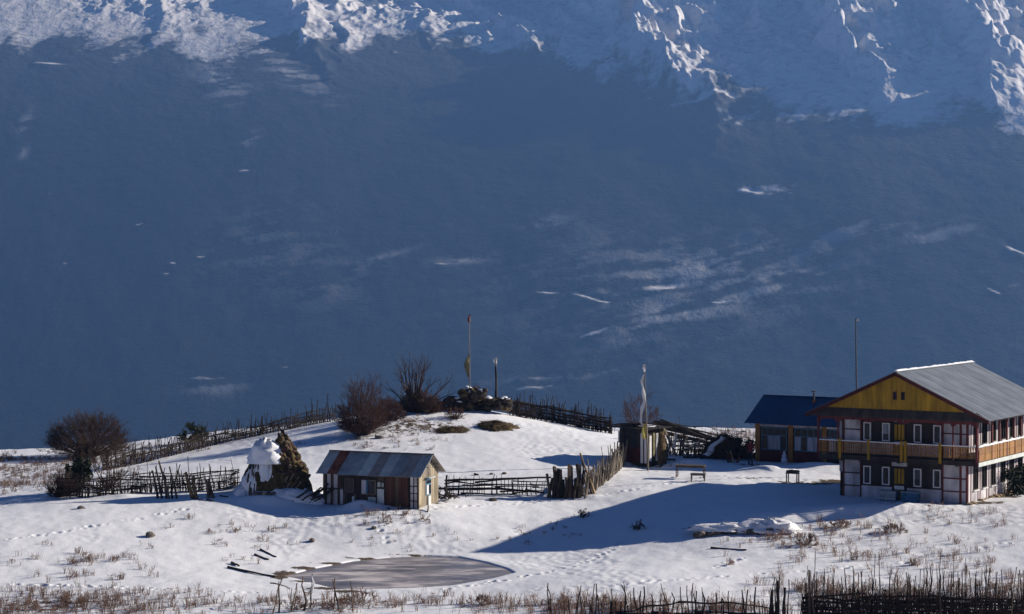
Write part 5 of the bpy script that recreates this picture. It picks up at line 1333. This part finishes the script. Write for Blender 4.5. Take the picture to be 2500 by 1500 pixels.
# ------------------------------------------------------------------ turf banks, rocks, stray timber on the snow
def turf_patch(label, p0, p1, wid, h, seed):
    a = Vector((*p0, gz(*p0))); b = Vector((*p1, gz(*p1))); c = (a + b) / 2
    T = thing('turf_bank', label, 'turf', tuple(c)); L = (b - a).length; ang = math.atan2(b.y - a.y, b.x - a.x)
    vv, ff = lump(L / 2, wid, h, seed, .35, 30, 8)
    ca, sa = math.cos(ang), math.sin(ang); v2 = []
    for x, y, z in vv:
        X, Y = x * ca - y * sa, x * sa + y * ca
        v2.append((X, Y, gz(c.x + X, c.y + Y) - c.z + z - .06))
    add('sod', mesh_from(v2, ff, smooth_shade=True), 'turf', T)
    R_ = random.Random(seed); sg = []
    for i in range(700):
        q = R_.choice(v2); sg.append((q[0] + R_.gauss(0, .1), q[1] + R_.gauss(0, .1), q[2], q[0] + R_.gauss(0, .16), q[1] - .1 + R_.gauss(0, .12), q[2] + R_.uniform(.02, .16), .012, .004))
    add('grass', seg_mesh(sg), 'turf', T)
turf_patch('narrow strip of brown turf on the snow below the ruin', (-5.52, 152.30), (-3.19, 153.55), .75, .28, 81)
turf_patch('wide bank of brown turf on the snow right of the ruin', (-2.62, 154.65), (0.30, 155.35), 1.3, .42, 82)
T = thing('snowy_ledge', 'row of low dark stones capped with thick snow below the lodge', 'stones', gp((12.62, 116.80))); o = Vector(T.location)
R_ = random.Random(91)
for i in range(20):
    px = 1702 + i * 11.5; x = (px - 1250) / 5200 * 116.9; y = 116.8 + R_.uniform(-.3, .3); z = gz(x, y)
    if 1745 < px < 1800 and i % 2: continue
    stone('stone', (x - o.x, y - o.y, z - o.z + .1), (R_.uniform(.2, .34), .26, R_.uniform(.16, .26)), 'stone', T)
vv, ff = lump(2.3, .75, .35, 92, .35, 40, 9); add('snow_cap', mesh_from(vv, ff, smooth_shade=True), 'snow', T, Matrix.Translation((-1.0, .55, .14)))
vv, ff = lump(1.7, .75, .62, 93, .45, 40, 9); add('snow_cap', mesh_from(vv, ff, smooth_shade=True), 'snow', T, Matrix.Translation((1.55, .45, .05)))
def lying(name, label, p0, p1, r, mat, cat, k=1):
    a = gp(p0, r * .6); b = gp(p1, r * .6); tag(stick(name, a, b, r, mat, None, k), label, cat)
lying('log', 'long thin log lying in snow left of the pond tip', (-14.74, 110.10), (-12.03, 107.85), .075, 'old_wood', 'log')
lying('log', 'short log at the left end of the long thin log', (-14.70, 111.35), (-14.23, 110.70), .09, 'old_wood', 'log')
lying('log', 'upper of two short logs sunk in snow above the pond tip', (-13.65, 115.20), (-12.65, 113.85), .07, 'old_wood', 'log')
lying('log', 'lower of two short logs sunk in snow above the pond tip', (-13.81, 113.95), (-12.96, 113.05), .07, 'old_wood', 'log')
lying('plank', 'left plank of three lying on snow below the lower fence', (-18.94, 125.65), (-18.20, 125.20), .06, 'old_wood', 'plank')
lying('plank', 'middle plank of three lying on snow below the lower fence', (-18.02, 125.30), (-17.54, 124.95), .06, 'old_wood', 'plank')
lying('plank', 'right plank of three lying on snow below the lower fence', (-17.38, 126.45), (-16.82, 125.90), .06, 'old_wood', 'plank')
lying('beam', 'straight beam half sunk in snow below the snow-capped stones', (10.67, 113.85), (12.44, 112.70), .07, 'old_wood', 'beam')
for i, (p, s, lab) in enumerate((((-19.82, 116.50), .3, 'dark stone alone in open snow below the lower fence'), ((-7.80, 119.70), .16, 'small dark stone above the pond'), ((-11.06, 117.50), .2, 'small dark tussock above the left end of the pond'), ((-10.85, 149.80), .24, 'dark stone on the slope below the brown bush'), ((-9.38, 149.75), .28, 'snow-edged dark stone right of the brown bush'), ((-2.35, 138.40), .16, 'left one of three clods in the snowy field'), ((-1.34, 138.60), .12, 'middle one of three clods in the snowy field'), ((-0.51, 138.90), .16, 'right one of three clods in the snowy field'), ((-1.12, 128.85), .26, 'dark stone in the shade below the field fence'), ((-24.86, 122.80), .2, 'dark stone near the left end of the lower fence'))):
    tag(stone('field_stone', gp(p, s * .2), (s * 1.4, s, s * .7), 'stone', None), lab, 'stone')
tag(stick('stake', gp((-4.92, 123.35)), gp((-4.92, 124.50), .35), .05, 'fence_wood', None, 1), 'short dark stake in snow at the hut corner', 'stake')
# rag hanging by the pond
T = thing('rag', 'pale torn rag caught on the broken fence by the pond', 'rag', (-9.23, 98.00, -0.85)); o = Vector(T.location)
add('cloth', mesh_from(*flag_mesh([tuple(Vector(p) - o) for p in ((-9.21, 98.00, 0.06), (-9.15, 98.00, -0.17), (-9.10, 98.00, -0.42), (-9.14, 98.00, -0.63), (-9.21, 98.00, -0.85))], [.04, .1, .1, .16, .16], 12)), 'cloth_white', T)
stick('twig', Vector((-9.27, 98.00, -1.42)) - o, Vector((-9.23, 98.00, 0.02)) - o, .02, 'grey_wood', T, 1)

# ------------------------------------------------------------------ dry weeds sticking out of the snow
def weeds(name, regions, label, seed):
    R_ = random.Random(seed); pts = []
    for (x, y), rx, ry, n, h in regions:
        i = 0
        while i < n:
            cx, cy = x + R_.gauss(0, rx), y + R_.gauss(0, ry); q = R_.choice([1, 1, 1, 2, 3, 5]); i += q; sp = R_.uniform(.15, .4)
            for _ in range(q): pts.append((cx + R_.gauss(0, sp), cy + R_.gauss(0, sp), h * R_.uniform(.5, 1.3)))
    Z = ground(np.array([p[0] for p in pts]), np.array([p[1] for p in pts]), False)
    s = pond_dist(np.array([p[0] for p in pts]), np.array([p[1] for p in pts])); sg = []
    for (x, y, h), z, sd in zip(pts, Z, s):
        if sd < .3: continue
        for k in range(R_.randint(3, 8)):
            a = R_.uniform(0, 6.28); ln = h * R_.uniform(.4, 1.1); le = R_.uniform(.05, .55)
            bx, by = x + R_.gauss(0, .07), y + R_.gauss(0, .07); tx, ty, tz = bx + math.cos(a) * le * ln, by + math.sin(a) * le * ln, z + ln
            sg.append((bx, by, z - .05, tx, ty, tz, .010, .005))
            for q in range(R_.randint(0, 3)):
                t = R_.uniform(.4, .95); mx, my, mz = bx + (tx - bx) * t, by + (ty - by) * t, z + ln * t
                sg.append((mx, my, mz, mx + R_.gauss(0, .08), my + R_.gauss(0, .08), mz + R_.uniform(.03, .16) * h * 2, .007, .004))
    tag(add(name, seg_mesh(sg), 'weed'), label, 'weeds', kind='stuff')
weeds('dry_weeds', [((-22.67, 98.70), 2.6, 2.2, 260, .42), ((-19.14, 99.15), 3.0, 2.0, 220, .40), ((-13.84, 98.20), 2.6, 1.4, 120, .36), ((-22.84, 108.60), 2.6, 2.4, 70, .32), ((-21.98, 110.05), .8, .6, 30, .42), ((-15.65, 117.60), 2.2, 2.2, 60, .30), ((-31.74, 138.35), 2.6, 4.5, 420, .32), ((-35.12, 149.35), 3.0, 4.0, 320, .32), ((-35.36, 154.20), 5.0, 2.5, 320, .28), ((-27.38, 154.45), 3.0, 3.0, 120, .25), ((-8.60, 153.95), 2.2, 2.4, 120, .25), ((-9.16, 148.55), 2.5, 3.0, 60, .22)], 'dry reddish weeds poking through snow on the left', 1)
weeds('dry_weeds', [((-8.62, 99.20), 2.0, 1.0, 70, .45), ((-5.62, 100.35), 1.5, 1.0, 50, .4), ((1.33, 98.50), 2.6, 1.2, 170, .5), ((4.69, 97.20), 3.0, 1.0, 160, .5), ((9.39, 97.25), 3.0, .9, 140, .5), ((0.94, 121.50), 2, 1.5, 20, .2), ((-7.06, 122.00), 1.2, .8, 24, .35), ((-5.76, 119.50), 3, 2, 40, .2)], 'dry weeds along the bottom edge around the pond', 2)
weeds('dry_weeds', [((14.44, 115.20), 1.8, 1.5, 60, .38), ((17.39, 117.10), 1.6, 1.6, 45, .36), ((16.21, 112.05), 2.5, 2.0, 40, .4), ((20.78, 115.85), 2.0, 1.8, 40, .36), ((18.89, 108.80), 3.0, 2.4, 60, .45), ((23.23, 109.45), 3.0, 3.0, 55, .42), ((26.10, 119.75), 2.4, 2.0, 35, .35), ((26.37, 112.05), 2.0, 3.0, 30, .4), ((16.64, 101.40), 2.6, 1.8, 110, .45), ((20.49, 101.10), 2.4, 1.8, 150, .48), ((23.55, 100.85), 1.8, 1.8, 110, .45), ((14.69, 101.45), 2.0, 1.5, 120, .5), ((18.53, 168.70), 2.0, 3.0, 130, .35), ((16.16, 164.50), 2.0, 2.0, 90, .35)], 'dry reddish weeds on the slope below the lodge', 3)
